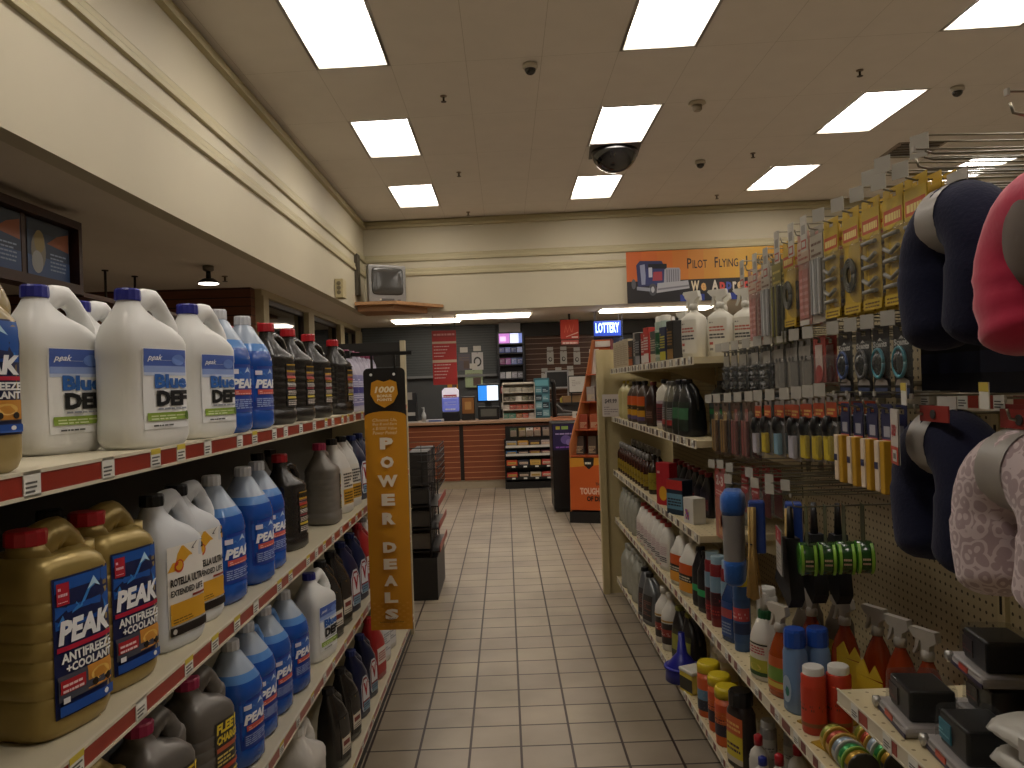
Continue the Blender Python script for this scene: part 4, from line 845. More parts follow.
# bottom shelf
k = make_jug('clear_jug', .11, .11, .29, CLR, M('8c8f8c', .4), None, 'l', handle=True)
put(k, [(5.2, .80, E1, 'clear plastic jug, farthest on the bottom right shelf'), (5.02, .81, E1, 'clear plastic jug, second farthest on the bottom right shelf'), (4.84, .81, E1, 'clear plastic jug beside the silver oil jug on the bottom right shelf')], 'jug', 'clear jugs on the bottom shelf')
k = make_quart('oil_jug', 'l', M('6f7274', .3, metal=.4), BLKC, bands((0, 1, '2e2c2c'), (.2, .8, '7a4a40', 'l')), H=.28, W=.14, D=.1)
put(k, [(4.55, .80, E1, 'silver grey oil jug, farther of two on the bottom right shelf'), (4.40, .80, E1, 'silver grey oil jug, nearer of two on the bottom right shelf')], 'jug', 'silver oil jugs')
k = make_round('cleaner_bottle', 'l', 'bottle', .05, .29, WH2, WH2, bands((0, 1, 'cfc9bd'), (.0, .85, '2c2422'), (.3, .6, '8a2f28'), (.35, .5, 'd0c0b0', 'l'), (.9, .97, 'b08a3a')), 'bottle')
put(k, [(4.10, .80, E1, 'white bottle with a dark label on the bottom right shelf, farther one'), (3.98, .81, E1, 'white bottle with a dark label on the bottom right shelf, nearer one')], 'bottle', 'white bottles with dark labels')
k = make_quart('oil_bottle', 'l', M('23201f', .3), M('7a7a2a', .4), bands((0, 1, '3a3a24'), (.2, .8, '8a8a30')), H=.25, W=.11)
put(k, [(3.84, .84, E1, 'dark bottle behind the blue funnel, farther one'), (3.72, .86, E1, 'dark bottle behind the blue funnel, nearer one')], 'bottle', 'dark bottles behind the blue funnel')
r = proto('blue_funnel', 'l', 'funnel'); mb = MB(); mb.lathe([(.014, .215), (.018, .13), (.03, .115), (.075, .06), (.078, 0), (.074, 0), (.071, .058), (.026, .11), (.010, .215)], n=28); mb.box(-.085, -.02, .02, -.072, .02, .05)
mb.build('cone', M('1f2490', .35, var=.05), r); mb = MB(); mb.lathe([(.082, .055), (.084, .06), (.082, .066), (.076, .066)], n=28); mb.build('rim', M('252aa0', .35), r)
put(r, [(3.57, .77, E1, 'blue plastic funnel standing upside down on the bottom right shelf')], 'funnel')
k = make_box('wipes_tub', 'l', 'tub', .095, .085, .095, M('c9b85a', .4), bands((0, 1, 'c8b53c'), (.1, .7, '2a2a20')), bev=.01)
mb = MB(); mb.box(-.052, -.047, .085, .052, .047, .102, 0, None, .006); mb.build('lid', M('d0cec2', .4), k)
put(k, [(3.43, .79, E1, 'square yellow tub with a white lid beside the blue funnel')], 'tub')
k = make_round('towel_roll', 'l', 'roll', .045, .215, M('d3cfae', .6), M('cfcbbd', .6), bands((0, 1, 'd2cca8'), (0, .55, 'c9b02e'), (.1, .4, 'dcd6b6', 'l')), 'canister')
put(k, [(3.50, .93, E1, 'yellow and white towel roll, farther one behind the square tub'), (3.405, .92, E1, 'yellow and white towel roll, middle one behind the square tub'), (3.31, .91, E1, 'yellow and white towel roll, nearer one by the wipes canisters')], 'roll', 'yellow and white towel rolls')
YL = M('d3bd22', .4)
k = make_round('wipes_canister', 'l', 'canister', .046, .215, M('c65a26', .4), YL, bands((0, 1, '3b3430'), (.66, 1, 'c85a2a'), (.34, .66, '5f86a0'), (.42, .6, 'd8a23a', 'o'), (.05, .3, '23283a'), (.1, .26, 'a8a8a8', 'o')), 'canister')
put(k, [(3.19, .795, E1, 'orange and blue wipes canister with a yellow lid beside the square tub')], 'canister')
k = make_round('wipes_canister', 'l', 'canister', .044, .215, M('c65a26', .4), YL, bands((0, 1, 'c25a24'), (.8, 1, 'c9502c'), (.4, .7, '6a2f26', 'l'), (.1, .45, '2a2230'), (.5, .75, 'd88a4a', 'o')), 'canister')
put(k, [(3.05, .80, E1, 'orange wipes canister with a yellow lid, the middle of three'), (2.93, .795, E1, 'orange wipes canister with a yellow lid, nearest of three')], 'canister', 'orange wipes canisters')
k = make_flat('polish_bottle', 'l', .105, .07, .27, M('2b2320', .35), BLKC, bands((0, 1, 'b8862a'), (.62, 1, 'c0582a'), (.7, .9, 'e0b060', 'l'), (.1, .6, 'c9b82e'), (.25, .45, '4a2a3a', 'l'), (0, .12, 'b9b0a0')), neck=.034, capH=.05)
put(k, [(2.75, .795, E1, 'orange and yellow bottle with a wide black cap on the bottom right shelf')], 'bottle')
k = make_round('spray_can', 'l', 'can', .028, .2, M('8f8f8c', .3, metal=.5), M('a9aaa8', .35), bands((0, 1, 'a9a69e'), (.2, .8, '6a6a68', 'l')), 'can')
put(k, [(2.66, .86, E1, 'small silver spray can behind the black-capped bottle'), (2.60, .92, E1, 'small silver spray can, deeper on the bottom right shelf')], 'can', 'small silver cans')
k1 = make_round('additive_bottle', 'l', 'bottle', .03, .19, WH2, REDC, bands((0, 1, 'd0cdc6'), (.3, .6, 'a8302c')), 'slim')
k2 = make_round('additive_bottle', 'l', 'bottle', .03, .15, WH2, M('23308a', .35), bands((0, 1, 'd0cdc6'), (.2, .7, '2a4a9a')), 'slim')
put(k1, [(2.58, .80, E1, 'white bottle with a red cap at the near end of the bottom right shelf, farther'), (2.44, .82, E1, 'white bottle with a red cap at the near end of the bottom right shelf, nearer'), (2.50, .90, E1, 'white bottle with a red cap in the second row at the near end')], 'bottle', 'white bottles with red caps')
put(k2, [(2.51, .79, E1, 'white bottle with a blue cap, front of the bottom right shelf'), (2.36, .80, E1, 'white bottle with a blue cap, nearest on the bottom right shelf')], 'bottle', 'white bottles with blue caps')
# long second shelf
k = make_flat('clear_bottle', 'l', .085, .085, .23, CLR, M('9a9a92', .4), None, sh=.6, n=2.4)
put(k, [(5.35-.13*i, .80, D1, 'clear bottle, %s from the far end of the second right shelf' % ORD[i].replace('nearest', 'first')) for i in range(5)], 'bottle', 'clear bottles')
k = make_flat('wash_bottle', 'l', .09, .075, .235, WH2, M('9c3a34', .4), bands((0, 1, 'cfc8c0'), (.5, .95, 'b89aa0', 'l'), (.2, .45, '3a2f3a', 'l'), (.05, .15, 'b06a6a', 'l')), sh=.62)
put(k, [(4.62-.115*i, .80, D1, 'white wash bottle with a dull red cap, %s from the clear bottles' % ORD[i].replace('nearest', 'first')) for i in range(7)], 'bottle', 'white wash bottles')
k = make_flat('wash_jug', 'l', .125, .1, .255, WH2, M('c9c6bd', .4), bands((0, 1, 'd08a2e'), (.62, 1, 'c0521f'), (.36, .62, '1f1c1a'), (.40, .58, 'c9c2b0', 'l'), (.0, .36, 'cf8f2c')), sh=.6)
put(k, [(3.64, .81, D1, 'white and orange wash jug, farther of two on the second right shelf'), (3.45, .81, D1, 'white and orange wash jug, nearer of two on the second right shelf')], 'jug', 'white and orange wash jugs')
k = make_flat('polish_bottle', 'l', .07, .06, .25, M('161518', .3), BLKC, bands((0, 1, '1c1b1e'), (.35, .55, '2f9a5a')), sh=.66)
put(k, [(3.28, .80, D1, 'black polish bottle with a green stripe beside the white and orange jugs'), (3.19, .80, D1, 'black polish bottle with a green stripe beside the red spray cans')], 'bottle', 'black polish bottles')
k = make_round('spray_can', 'l', 'can', .031, .27, M('7a2226', .35), M('8faab8', .35), bands((0, 1, '6a1d24'), (.62, 1, '7a98aa'), (.3, .6, '3a1f26'), (.36, .5, 'b03034', 'o'), (.08, .22, 'a83a34', 'l')), 'can')
put(k, [(3.09, .80, D1, 'dark red spray can under the wash mop, farther one'), (3.01, .80, D1, 'dark red spray can under the wash mop, second one'), (2.93, .82, D1, 'dark red spray can under the wash mop, nearest one')], 'can', 'dark red spray cans')
k = make_flat('washer_bottle', 'l', .075, .06, .235, M('24406e', .25, spec=.7), M('c9c6bd', .4), bands((0, 1, '27467e'), (.55, .8, 'a84a4a'), (.1, .45, '8a9ab0', 'l')), sh=.66)
put(k, [(2.83, .80, D1, 'dark blue bottle with a white cap under the wash mop')], 'bottle')
k = make_round('spray_can', 'l', 'can', .029, .255, M('3a5a86', .35), M('cbb42a', .4), bands((0, 1, '34527e'), (.5, .8, 'b8484a'), (.56, .72, 'e0c8c0', 'l'), (.2, .45, '1d2c50')), 'can')
put(k, [(2.73, .805, D1, 'blue spray can with a tall yellow cap under the straw brush')], 'can')
k = make_round('spray_can', 'l', 'can', .034, .235, WH2, WH2, bands((0, 1, 'cfccc4'), (.4, .6, '3a3834'), (.2, .35, '9a9a96', 'l')), 'can')
put(k, [(2.66, .87, D1, 'white can behind the white bottle with the green collar')], 'can')
r = make_flat('cleaner_bottle', 'l', .1, .085, .215, WH2, M('1f5a34', .4), bands((0, 1, 'cfccb4'), (.62, .95, 'd0cabc'), (.66, .9, 'a8343c', 'l'), (.92, .97, '2a2620'), (.1, .5, 'a8a83a'), (.15, .35, 'd0c060', 'o'), (0, .12, '33502e')), neck=.017, capH=.03, sh=.6, n=2.4)
mb = MB(); mb.lathe([(.014, .215), (.015, .245), (.008, .262), (.005, .268)], n=14); mb.build('spout', WH2, r)
put(r, [(2.47, .80, D1, 'white cleaner bottle with a green collar on the second right shelf')], 'bottle')
AMB = M('b34f1c', .15, spec=.8, var=.1, trans=.2); AMB2 = M('a63d14', .15, spec=.8, var=.1, trans=.2)
k = make_spray('spray_bottle', 'l', .27, .042, AMB, M('c0b9ac', .4), bands((0, 1, 'b8582a'), (.3, .7, '6a8a3a'), (.1, .25, 'c8b048')))
put(k, [(2.33, .80, D1, 'amber spray bottle with a pale head beside the white cleaner bottle')], 'spray bottle')
k = make_flat('blue_bottle', 'l', .075, .055, .235, M('6a88ae', .25, spec=.7), M('1f4fb0', .3), lambda a: (a.disc(.4, .35, .3, .28, '9fb4c8'), a.disc(.45, .3, .12, .1, '2f7a6a')), neck=.024, capH=.05, sh=.7, n=2.6)
put(k, [(2.215, .80, D1, 'pale blue bottle with a blue cap, front one beside the red and white cans'), (2.215, .865, D1, 'pale blue bottle with a blue cap, second one behind the first')], 'bottle', 'pale blue bottles')
k = make_spray('spray_bottle', 'l', .285, .046, AMB2, M('b9b4aa', .4), bands((0, .5, '8a2a16'), (.1, .4, 'b06a3a')))
put(k, [(2.42, .93, D1, 'orange spray bottle in the rear row, farthest of five'), (2.32, .99, D1, 'orange spray bottle in the rear row, second of five'), (2.22, 1.04, D1, 'orange spray bottle in the rear row, third of five'), (2.12, 1.055, D1, 'orange spray bottle in the rear row, fourth of five'), (2.01, 1.07, D1, 'orange spray bottle in the rear row, nearest the radio boxes')], 'spray bottle', 'orange spray bottles in the rear row')
k = make_flat('cleaner_bottle', 'l', .08, .07, .25, M('4a4136', .35), M('b0aa9c', .4), bands((0, 1, '5a5040'), (.3, .7, 'a89a3a')), sh=.62)
put(k, [(2.52, .95, D1, 'dark bottle in the rear row behind the white cleaner bottle'), (2.62, 1.0, D1, 'dark bottle deep behind the white can'), (2.5, 1.05, D1, 'dark bottle against the pegboard under the black brushes')], 'bottle', 'dark rear bottles')
k = make_round('spray_can', 'l', 'can', .032, .175, M('b83a24', .35), M('d3d0c8', .35), bands((0, 1, 'c2402a'), (.4, .6, '5a3a2c', 'l'), (0, .1, '8a5a3a')), 'can')
put(k, [(2.085, .80, D1, 'red spray can with a white cap, front one of the pair'), (2.085, .868, D1, 'red spray can with a white cap, rear one of the pair')], 'can', 'red spray cans with white caps')
r = proto('cardboard_tray', 'l', 'display tray'); mb = MB(); mb.box(-.045, .0, 0, .045, .003, .16); mb.prism([(-.045, .16), (-.045, .18), (-.02, .205), (.0, .17), (.02, .20), (.045, .165)], 0, .003, 'y'); mb.build('card', M('c9a92a', .5), r)
mb = MB(); mb.box(-.045, -.15, .0, .045, 0, .004); mb.build('floor_card', M('a8841f', .5), r)
put(r, [(2.16, .93, D1, 'yellow cardboard with pointed tabs behind the white-capped red cans')], 'display card')
r2 = dup(r); put(r2, [(2.02, .92, D1, 'yellow cardboard with pointed tabs, nearer one by the shelf corner', .3)], 'display card')
# round tins lying in two stacks under the near shelf
TN = [('8a8f3a', 'c0a040'), ('9a3f2a', 'c9a04a'), ('8a9aa8', 'b8b8b0'), ('2f8a4a', '8ab04a'), ('b08a2a', '3a3a36')]
for i, (c1, c2) in enumerate(TN):
    k = make_round('round_tin', 'l', 'tin', .036, .032, M(c1, .3, metal=.4), M(c2, .3), bands((0, 1, c2), (.2, .8, c1, 'l')), 'tub', n=26)
    nm = ['yellow and green', 'red and gold', 'silver blue', 'bright green', 'gold and black'][i]
    L = []
    for s in range(2):
        for q in range(1):
            pass
    o1 = put(k, [(1.97-.0355*i, .80+.0, D1+.037, nm+' round tin lying in the front row under the near shelf')], 'tin', None)[0]
    o2 = dup(k); put(o2, [(1.97-.0355*i, .885, D1+.037, nm+' round tin lying in the rear row under the near shelf')], 'tin', None)
    for o in (o1, o2): o.rotation_euler = (PI/2, 0, 0); 
# third shelf
k = make_round('oil_bottle', 'l', 'bottle', .028, .205, M('3c1a10', .25, spec=.7), M('8a8784', .3), bands((0, .75, '8f7a22'), (.2, .5, '4a3a1a', 'l')), 'slim')
put(k, [(5.42-.1*i, .795, C1, 'slim brown additive bottle with yellow label, %s from the far post' % ORD2[i].replace('nearest', 'first')) for i in range(11)], 'bottle', 'slim brown additive bottles')
put(make_round('oil_bottle', 'l', 'bottle', .028, .225, M('2a1812', .25, spec=.7), M('9a9894', .3), bands((0, .7, '4a3030'), (.2, .5, '8a7a3a', 'l')), 'slim'), [(5.38-.1*i, .87, C1, 'dark slim bottle in the second row of the third right shelf, %s' % ORD2[i].replace('nearest', 'first')) for i in range(10)], 'bottle', 'dark slim bottles, second row')
k = make_round('oil_bottle', 'l', 'bottle', .03, .215, M('33261a', .25, spec=.7), M('2a2622', .4), bands((0, 1, '8f8226'), (.2, .7, '5a4a1a', 'l')), 'bottle')
put(k, [(4.27, .80, C1, 'dark bottle with a yellow label at the near end of the brown bottles')], 'bottle')
k = make_box('red_box', 'l', 'box', .10, .05, .21, M('a8202a', .4), bands((0, 1, 'ab222c'), (.1, .45, 'd0a02c', 'o'), (.75, .85, 'd8b8b0', 'l')))
put(k, [(3.88, .79, C1, 'tall red box with a yellow burst on the third right shelf', -.5)], 'box')
k = make_box('red_box', 'l', 'box', .11, .06, .16, M('1b2432', .4), bands((0, 1, '203040'), (.72, 1, 'b8302c'), (.15, .6, '5f8aa0'), (.25, .5, '20242c', 'l')))
k.name = 'kit_box'
put(k, [(3.60, .79, C1, 'dark kit box with a red top and blue picture on the third right shelf', -.5)], 'box')
k = make_box('white_box', 'l', 'box', .08, .06, .11, WH2, lambda a: [a.rect(0, 0, 1, 1, 'cfccc6')]+[a.rect(.2+.1*i, .15+.1*j, .3+.1*i, .25+.1*j, ['c03a3a', '3a5ac0', 'd0b030', '8a3ac0'][(i+j) % 4]) for i in range(4) for j in range(4)])
put(k, [(3.36, .80, C1, 'small white box with rainbow squares at the near end of the third right shelf', -.3)], 'box')
k = make_flat('car_wash_bottle', 'l', .09, .07, .2, M('8f938f', .3), M('8f938f', .3), None, sh=.6)
put(k, [(3.32, .93, C1, 'translucent grey bottle behind the rainbow box'), (3.25, 1.02, C1, 'translucent grey bottle against the pegboard behind the rainbow box')], 'bottle', 'translucent grey bottles')
k = make_flat('car_wash_bottle', 'l', .08, .06, .2, M('1b1a1e', .3), M('7a1f24', .3), bands((0, 1, '26242c'), (.2, .7, '8a3a3a', 'l')), sh=.6)
put(k, [(4.15-.11*i, .9, C1, 'black bottle in the dark rear of the third right shelf, %s' % ORD2[i].replace('nearest', 'first')) for i in range(7)], 'bottle', 'black rear bottles')
# fourth shelf
pc = proto('price_card', 'l', 'price card'); a = plane_art((-.07, 0, 0), (.14, 0, 0), (0, 0, .155)); a.rect(0, 0, 1, 1, 'bdb4ae'); a.text('$49.99', .15, .58, .85, .8, '3a3436', .02, .1); a.lines(.1, .1, .9, .5, 4, '8a8080'); a.build('print', pc)
mb = MB(); mb.box(-.07, .0005, 0, .07, .002, .155); mb.build('card', M('bdb4ae', .5), pc); place(pc, [(.735, 5.44, 1.262, RB+.9, 'white handwritten price card clipped at the far end of the fourth right shelf')], 'price card')
k = make_jug('oil_jug', .15, .1, .25, M('b0a676', .4), M('c2a82a', .4), None, 'l')
put(k, [(5.25, .83, B1, 'pale yellow jug behind the handwritten price card'), (5.08, .83, B1, 'pale yellow jug right of the handwritten price card')], 'jug', 'pale yellow jugs')
k = make_flat('oil_bottle', 'l', .1, .075, .245, M('4a3c34', .3), M('2a2220', .4), bands((0, 1, 'c08a20'), (.62, 1, 'bf5220'), (.42, .6, '3a2c1c'), (.46, .56, 'c8b070', 'l'), (.0, .16, '5a4a6a')), sh=.68)
put(k, [(4.80, .80, B1, 'dark bottle with an orange and yellow label, farthest of three on the fourth right shelf'), (4.66, .80, B1, 'dark bottle with an orange and yellow label, middle of three'), (4.45, .80, B1, 'dark bottle with an orange and yellow label, nearest of three')], 'bottle', 'orange and yellow labelled bottles')
k = make_flat('oil_bottle', 'l', .09, .07, .24, M('2b1a17', .3), M('6a2a20', .4), bands((0, .7, '3a221a'), (.2, .5, '8a6a5a', 'l')), sh=.66)
put(k, [(4.2, .80, B1, 'dark brown bottle just beyond the white bottle on the fourth right shelf')], 'bottle')
k = make_flat('oil_bottle', 'l', .1, .06, .25, M('cdc8b8', .4), BLKC, bands((0, .9, 'cfcabc'), (.08, .8, 'a89aa0'), (.15, .7, '6a2a30'), (.2, .6, '2a2424', 'l')), sh=.74)
put(k, [(3.90, .80, B1, 'white bottle with a dark red label on the fourth right shelf')], 'bottle')
k = make_quart('oil_bottle', 'l', M('5d5a4c', .35, metal=.2), M('4a4840', .4), bands((0, 1, '2a2a26'), (.3, .8, '8a8a86', 'l'), (.1, .3, '8a2a26')), H=.24, W=.1)
put(k, [(3.72, .80, B1, 'olive grey oil bottle beside the white bottle', 0), (3.60, .80, B1, 'olive grey oil bottle, second from the white bottle')], 'bottle', 'olive grey oil bottles')
k = make_quart('oil_bottle', 'l', M('191a1b', .3), BLKC, bands((0, 1, '1d2a20'), (.4, .8, '3a6a48')), H=.245, W=.11)
put(k, [(3.47, .80, B1, 'black oil bottle with a green label, front of the fourth right shelf\'s near end'), (3.35, .80, B1, 'black oil bottle with a green label, nearest on the fourth right shelf')], 'bottle', 'black oil bottles with green labels')
k = make_jug('oil_jug', .15, .12, .235, M('4f5456', .35), M('3a3e40', .4), bands((0, 1, '2c3630'), (.6, .9, '2a6a3a')), 'l')
put(k, [(3.25, .93, B1, 'slate grey jug with a green label at the near end of the fourth right shelf'), (3.2, 1.08, B1, 'slate grey jug against the pegboard on the fourth right shelf')], 'jug', 'slate grey jugs')
# top shelf
k = make_box('white_box', 'l', 'box', .075, .05, .18, M('b0a48c', .5), bands((0, 1, 'b3a78e'), (.1, .9, '9a8a74', 'l')))
k.name = 'filter_box'
put(k, [(5.35-.14*i, .79, A1, 'pale filter box on the top right shelf, %s from the far end' % ORD[i].replace('nearest', 'first'), -.3) for i in range(4)], 'box', 'pale filter boxes')
for i, (y, c1, c2, h, nm) in enumerate(((4.75, '3a3430', 'a85a2c', .16, 'dark box with an orange foot'), (4.62, '8f8a80', '3a3f44', .20, 'grey box with a dark print'), (4.50, '2a2a2c', '8a8a8c', .19, 'black box with silver print'), (4.36, '9a2a26', 'cfc8c0', .18, 'red and white box'), (4.22, 'a8332c', 'd0c8c0', .2, 'red box with a white foot'), (4.08, '4a4a46', 'b0a48c', .17, 'grey and tan box'), (3.78, '28304a', 'b0a83a', .17, 'navy box with a yellow print'), (3.66, '1c1a1c', '8a6a3a', .19, 'black box with a brown print'))):
    k = make_box('parts_box', 'l', 'box', .07, .06, h, M(c1, .45), bands((0, 1, c1), (.05, .3, c2), (.4, .85, c2, 'l'))); put(k, [(y, .80+.01*(i % 2), A1, nm+' on the top right shelf', -.2)], 'box')
k = make_round('spray_can', 'l', 'can', .03, .235, M('8a9a8c', .4), M('c3c0b4', .35), bands((0, 1, 'a7b0a0'), (.1, .9, '2a5a3a'), (.3, .6, 'a7b0a0', 'l')), 'can')
put(k, [(3.95, .80, A1, 'tall green and white can, farther of two on the top right shelf'), (3.87, .81, A1, 'tall green and white can, nearer of two on the top right shelf')], 'can', 'tall green and white cans')
k = make_spray('spray_bottle', 'l', .26, .04, M('a89070', .4), WH2, bands((0, .9, 'a8885a'), (.2, .6, '7a4a30', 'l')))
put(k, [(4.28, .92, A1, 'tan spray bottle with a white head in the second row of the top right shelf'), (4.02, .93, A1, 'tan spray bottle nearer the white spray bottles on the top right shelf')], 'spray bottle', 'tan spray bottles')
k = make_spray('spray_bottle', 'l', .285, .05, M('d0ccbe', .4), M('d8d5ca', .4), bands((0, 1, 'd3cfc2'), (.86, .93, '6a6460', 'l'), (.62, .8, 'b05a4c', 'l'), (.4, .58, '4a4848', 'l'), (.22, .36, 'b85a50', 'l'), (.05, .18, '8a8680', 'l')), flat=.8, headH=.075, square=True)
put(k, [(3.26, .80, A1, 'white spray bottle with red print, nearest the aisle', .6), (3.22, .90, A1, 'white spray bottle with red print, second from the aisle', .9), (3.2, 1.0, A1, 'white spray bottle with red print, third from the aisle', .9), (3.2, 1.1, A1, 'white spray bottle with red print, next to the pegboard', .9), (3.40, .84, A1, 'white spray bottle with red print in the rear row, aisle side', .6), (3.38, .96, A1, 'white spray bottle with red print in the rear row, pegboard side', .9)], 'spray bottle', 'white spray bottles')
# ---- near shelf: radio clamshells and wrapped bags
def radio(face, bar):
    r = proto('radio_pack', 'l', 'boxed radio'); mb = MB(); mb.box(-.085, -.055, 0, .085, .07, .022, 0, None, .008); mb.box(-.086, -.0565, .002, .086, -.054, .010, 1, None); mb.box(-.02, -.057, .008, .02, -.0545, .020, 2)
    mb.build('base_tray', [M('a9a4a2', .4), M('2a2444', .4), M('b8402e', .4)], r)
    mb = MB(); mb.box(-.05, -.035, .022, .06, .055, .085, 0, None, .006); mb.box(-.046, -.0375, .034, .0, -.0352, .07, 1); mb.build('radio', [M('141416', .3), M(face, .35)], r)
    a = plane_art((-.045, -.038, .04), (.045, 0, 0), (0, 0, .022)); a.lines(.05, .2, .95, .8, 2, bar); a.build('print', r)
    mb = MB(); mb.lathe([(.012, 0), (.012, .012), (.006, .014)], n=16, T=Matrix.Translation((-.07, -.05, .014)) @ Matrix.Rotation(PI/2, 4, 'X')); mb.build('knob', M('b8b6b0', .25, metal=.6), r)
    rings = [[(cx_+.0+hx_*q*a, cy_+hy_*q*b, z) for a, b in (se(2*PI*(j+.5)/28, 7) for j in range(28))] for cx_, cy_, hx_, hy_, q, z in ((0, .005, .084, .064, 1, .02), (.005, .008, .064, .055, 1, .03), (.005, .008, .062, .053, 1, .088), (.005, .008, .058, .05, 1, .094))]
    mb = MB(); mb.loft(rings, 0, True, True); mb.build('clear_shell', M('4a4c4c', .05, spec=.9, var=0, alpha=.16), r)
    return r
rad_c = radio('2f7f92', '8fd0dc'); rad_d = radio('2a1d1e', '7a3a38')
S1 = .7725
place(rad_c, [(.84, 1.435, S1, -H90-.1, 'boxed radio with a blue panel beside the wrapped white packs')], 'boxed radio')
place(rad_d, [(.835, 1.62, S1, -H90-.12, 'boxed radio at the far end of the near shelf, on the shelf itself'), (.99, 1.61, S1+.0955, -H90-.15, 'boxed radio on top of another, rear left of the near shelf'), (.99, 1.60, S1, -H90-.1, 'boxed radio under the raised one at the rear of the near shelf'),
    (1.06, 1.42, S1+.0955, -H90-.1, 'boxed radio stacked at the pegboard above the wrapped packs'), (1.06, 1.41, S1, -H90-.1, 'boxed radio under the stack beside the pegboard')], 'boxed radio')
r = proto('wrapped_bag', 'l', 'wrapped bag'); mb = MB(); N_ = 28; rings = []
for k in range(9):
    t = k/8; w_ = .13*(1-.25*abs(2*t-1)**4); h_ = .026*(1-(2*t-1)**6*.9)
    rings.append([(w_*a+.003*math.sin(j*2.1+k), -.10+.20*t, .026+h_*b+.0015*math.sin(j*3.3+k*2.2)) for j, (a, b) in enumerate(se(2*PI*(q+.5)/N_, 2.6) for q in range(N_))])
mb.loft(rings, 0); mb.build('white_cloth', M('aaa79e', .35, spec=.6, bump=.5, scale=14), r)
mb = MB(); mb.box(-.02, -.102, .01, .03, -.1005, .045); mb.build('paper_band', M('b8b5ae', .5), r)
place(r, [(.895, 1.205+.004*k, S1+.0505*k, -H90+.06*(k-1), 'white wrapped cloth pack, '+l) for k, l in enumerate(('bottom of the stack in the near corner', 'second from the bottom of the near stack', 'top of the stack in the near corner'))], 'cloth pack', 'wrapped cloth packs')
# dark cases on the raised near shelf
k = make_box('dark_case', 'l', 'case', .06, .16, .15, M('15161c', .35, var=.1), bands((0, 1, '191a26'), (.3, .6, '2a2f4a')), bev=.006)
put(k, [(1.79-.075*i, 1.045, 1.45, 'black case on the high near shelf, %s from its far end' % ORD[i].replace('nearest', 'first')) for i in range(5)], 'case', 'black cases on the high near shelf')
# ---- neck pillows
def scroll_mat():
    m = bpy.data.materials.new('scroll_plush'); m.use_nodes = True; nt = m.node_tree; N = nt.nodes; L = nt.links; b = N['Principled BSDF']
    tc = N.new('ShaderNodeTexCoord'); no = N.new('ShaderNodeTexNoise'); no.inputs['Scale'].default_value = 22; L.new(tc.outputs['Object'], no.inputs['Vector'])
    mx = N.new('ShaderNodeMix'); mx.data_type = 'RGBA'; mx.blend_type = 'LINEAR_LIGHT'; mx.inputs[0].default_value = .012; L.new(tc.outputs['Object'], mx.inputs[6]); L.new(no.outputs['Color'], mx.inputs[7])
    v = N.new('ShaderNodeTexVoronoi'); v.inputs['Scale'].default_value = 46; v.inputs['Randomness'].default_value = .75; L.new(mx.outputs[2], v.inputs['Vector'])
    s = N.new('ShaderNodeMath'); s.operation = 'MULTIPLY'; s.inputs[1].default_value = 13; L.new(v.outputs['Distance'], s.inputs[0])
    si = N.new('ShaderNodeMath'); si.operation = 'SINE'; L.new(s.outputs[0], si.inputs[0])
    rp = N.new('ShaderNodeValToRGB'); rp.color_ramp.elements[0].position = .55; rp.color_ramp.elements[1].position = .72; rp.color_ramp.elements[0].color = (*lin('ab9698'), 1); rp.color_ramp.elements[1].color = (*lin('cfbfc0'), 1)
    ad = N.new('ShaderNodeMath'); ad.operation = 'MULTIPLY_ADD'; ad.inputs[1].default_value = .5; ad.inputs[2].default_value = .5; L.new(si.outputs[0], ad.inputs[0]); L.new(ad.outputs[0], rp.inputs[0]); L.new(rp.outputs[0], b.inputs['Base Color'])
    b.inputs['Roughness'].default_value = .9; b.inputs['Sheen Weight'].default_value = .3; return m
def neck_pillow(name, m, spread=.088, H=.19, r0=.052, pleat=0, sleeve=True, openness=1.0):
    """U-shaped pillow in its own xz plane, curve on top, thickness along y; hung by a card sleeve round the curve"""
    r = proto(name, 'l', 'neck pillow'); pts = []; rad = []
    for k in range(45):
        t = k/44; t = t*.6+.4*(.5-.5*math.cos(PI*t))
        if t < .32: q = t/.32; x = -spread*(.72+.28*math.sin(q*PI*.55)); z = -H+(H-.10)*q
        elif t > .68: q = (1-t)/.32; x = spread*(.72+.28*math.sin(q*PI*.55)); z = -H+(H-.10)*q
        else: th = PI*(1-(t-.32)/.36); x = spread*math.cos(th); z = -.10+.075*math.sin(th)
        e = min(t, 1-t); f_ = min(1, math.sqrt(max(0, 1-(1-min(1, e/.095))**2))+.02)
        pts.append(Vector((x, 0, z))); rad.append(r0*f_*(1.0 if .3 < t < .7 else 1.06))
    rings = []; n = 26
    for i, p in enumerate(pts):
        t = (pts[min(i+1, 44)]-pts[max(i-1, 0)]).normalized(); u = Vector((0, 1, 0)); v = t.cross(u).normalized()
        rings.append([tuple(p+(u*math.cos(2*PI*j/n)*1.0+v*math.sin(2*PI*j/n))*rad[i]*(1+pleat*math.cos(i*1.25)*(1 if j % 2 else .6))) for j in range(n)])
    mb = MB(); mb.loft(rings, 0); mb.build('cushion', m, r)
    if sleeve:
        mb = MB(); rr2 = r0*1.03; R_ = []
        for k, xx in enumerate((-.03, -.01, .01, .03)):
            R_.append([(xx+.0, rr2*math.cos(2*PI*j/24), -.028+rr2*math.sin(2*PI*j/24)) for j in range(24)])
        mb.loft(R_, 0, True, False); mb.build('card_sleeve', M('9a958e', .4), r)
        mb = MB(); mb.box(-.03, -.001, .02, .03, .001, .055); mb.build('hang_tab', M('b9b5ae', .35), r)
    return r
NV = M('0b1030', .95, var=.15, scale=150, sheen=.04, bump=.5)
kn = neck_pillow('neck_pillow', NV, .076, .25, .060)
P90 = -H90
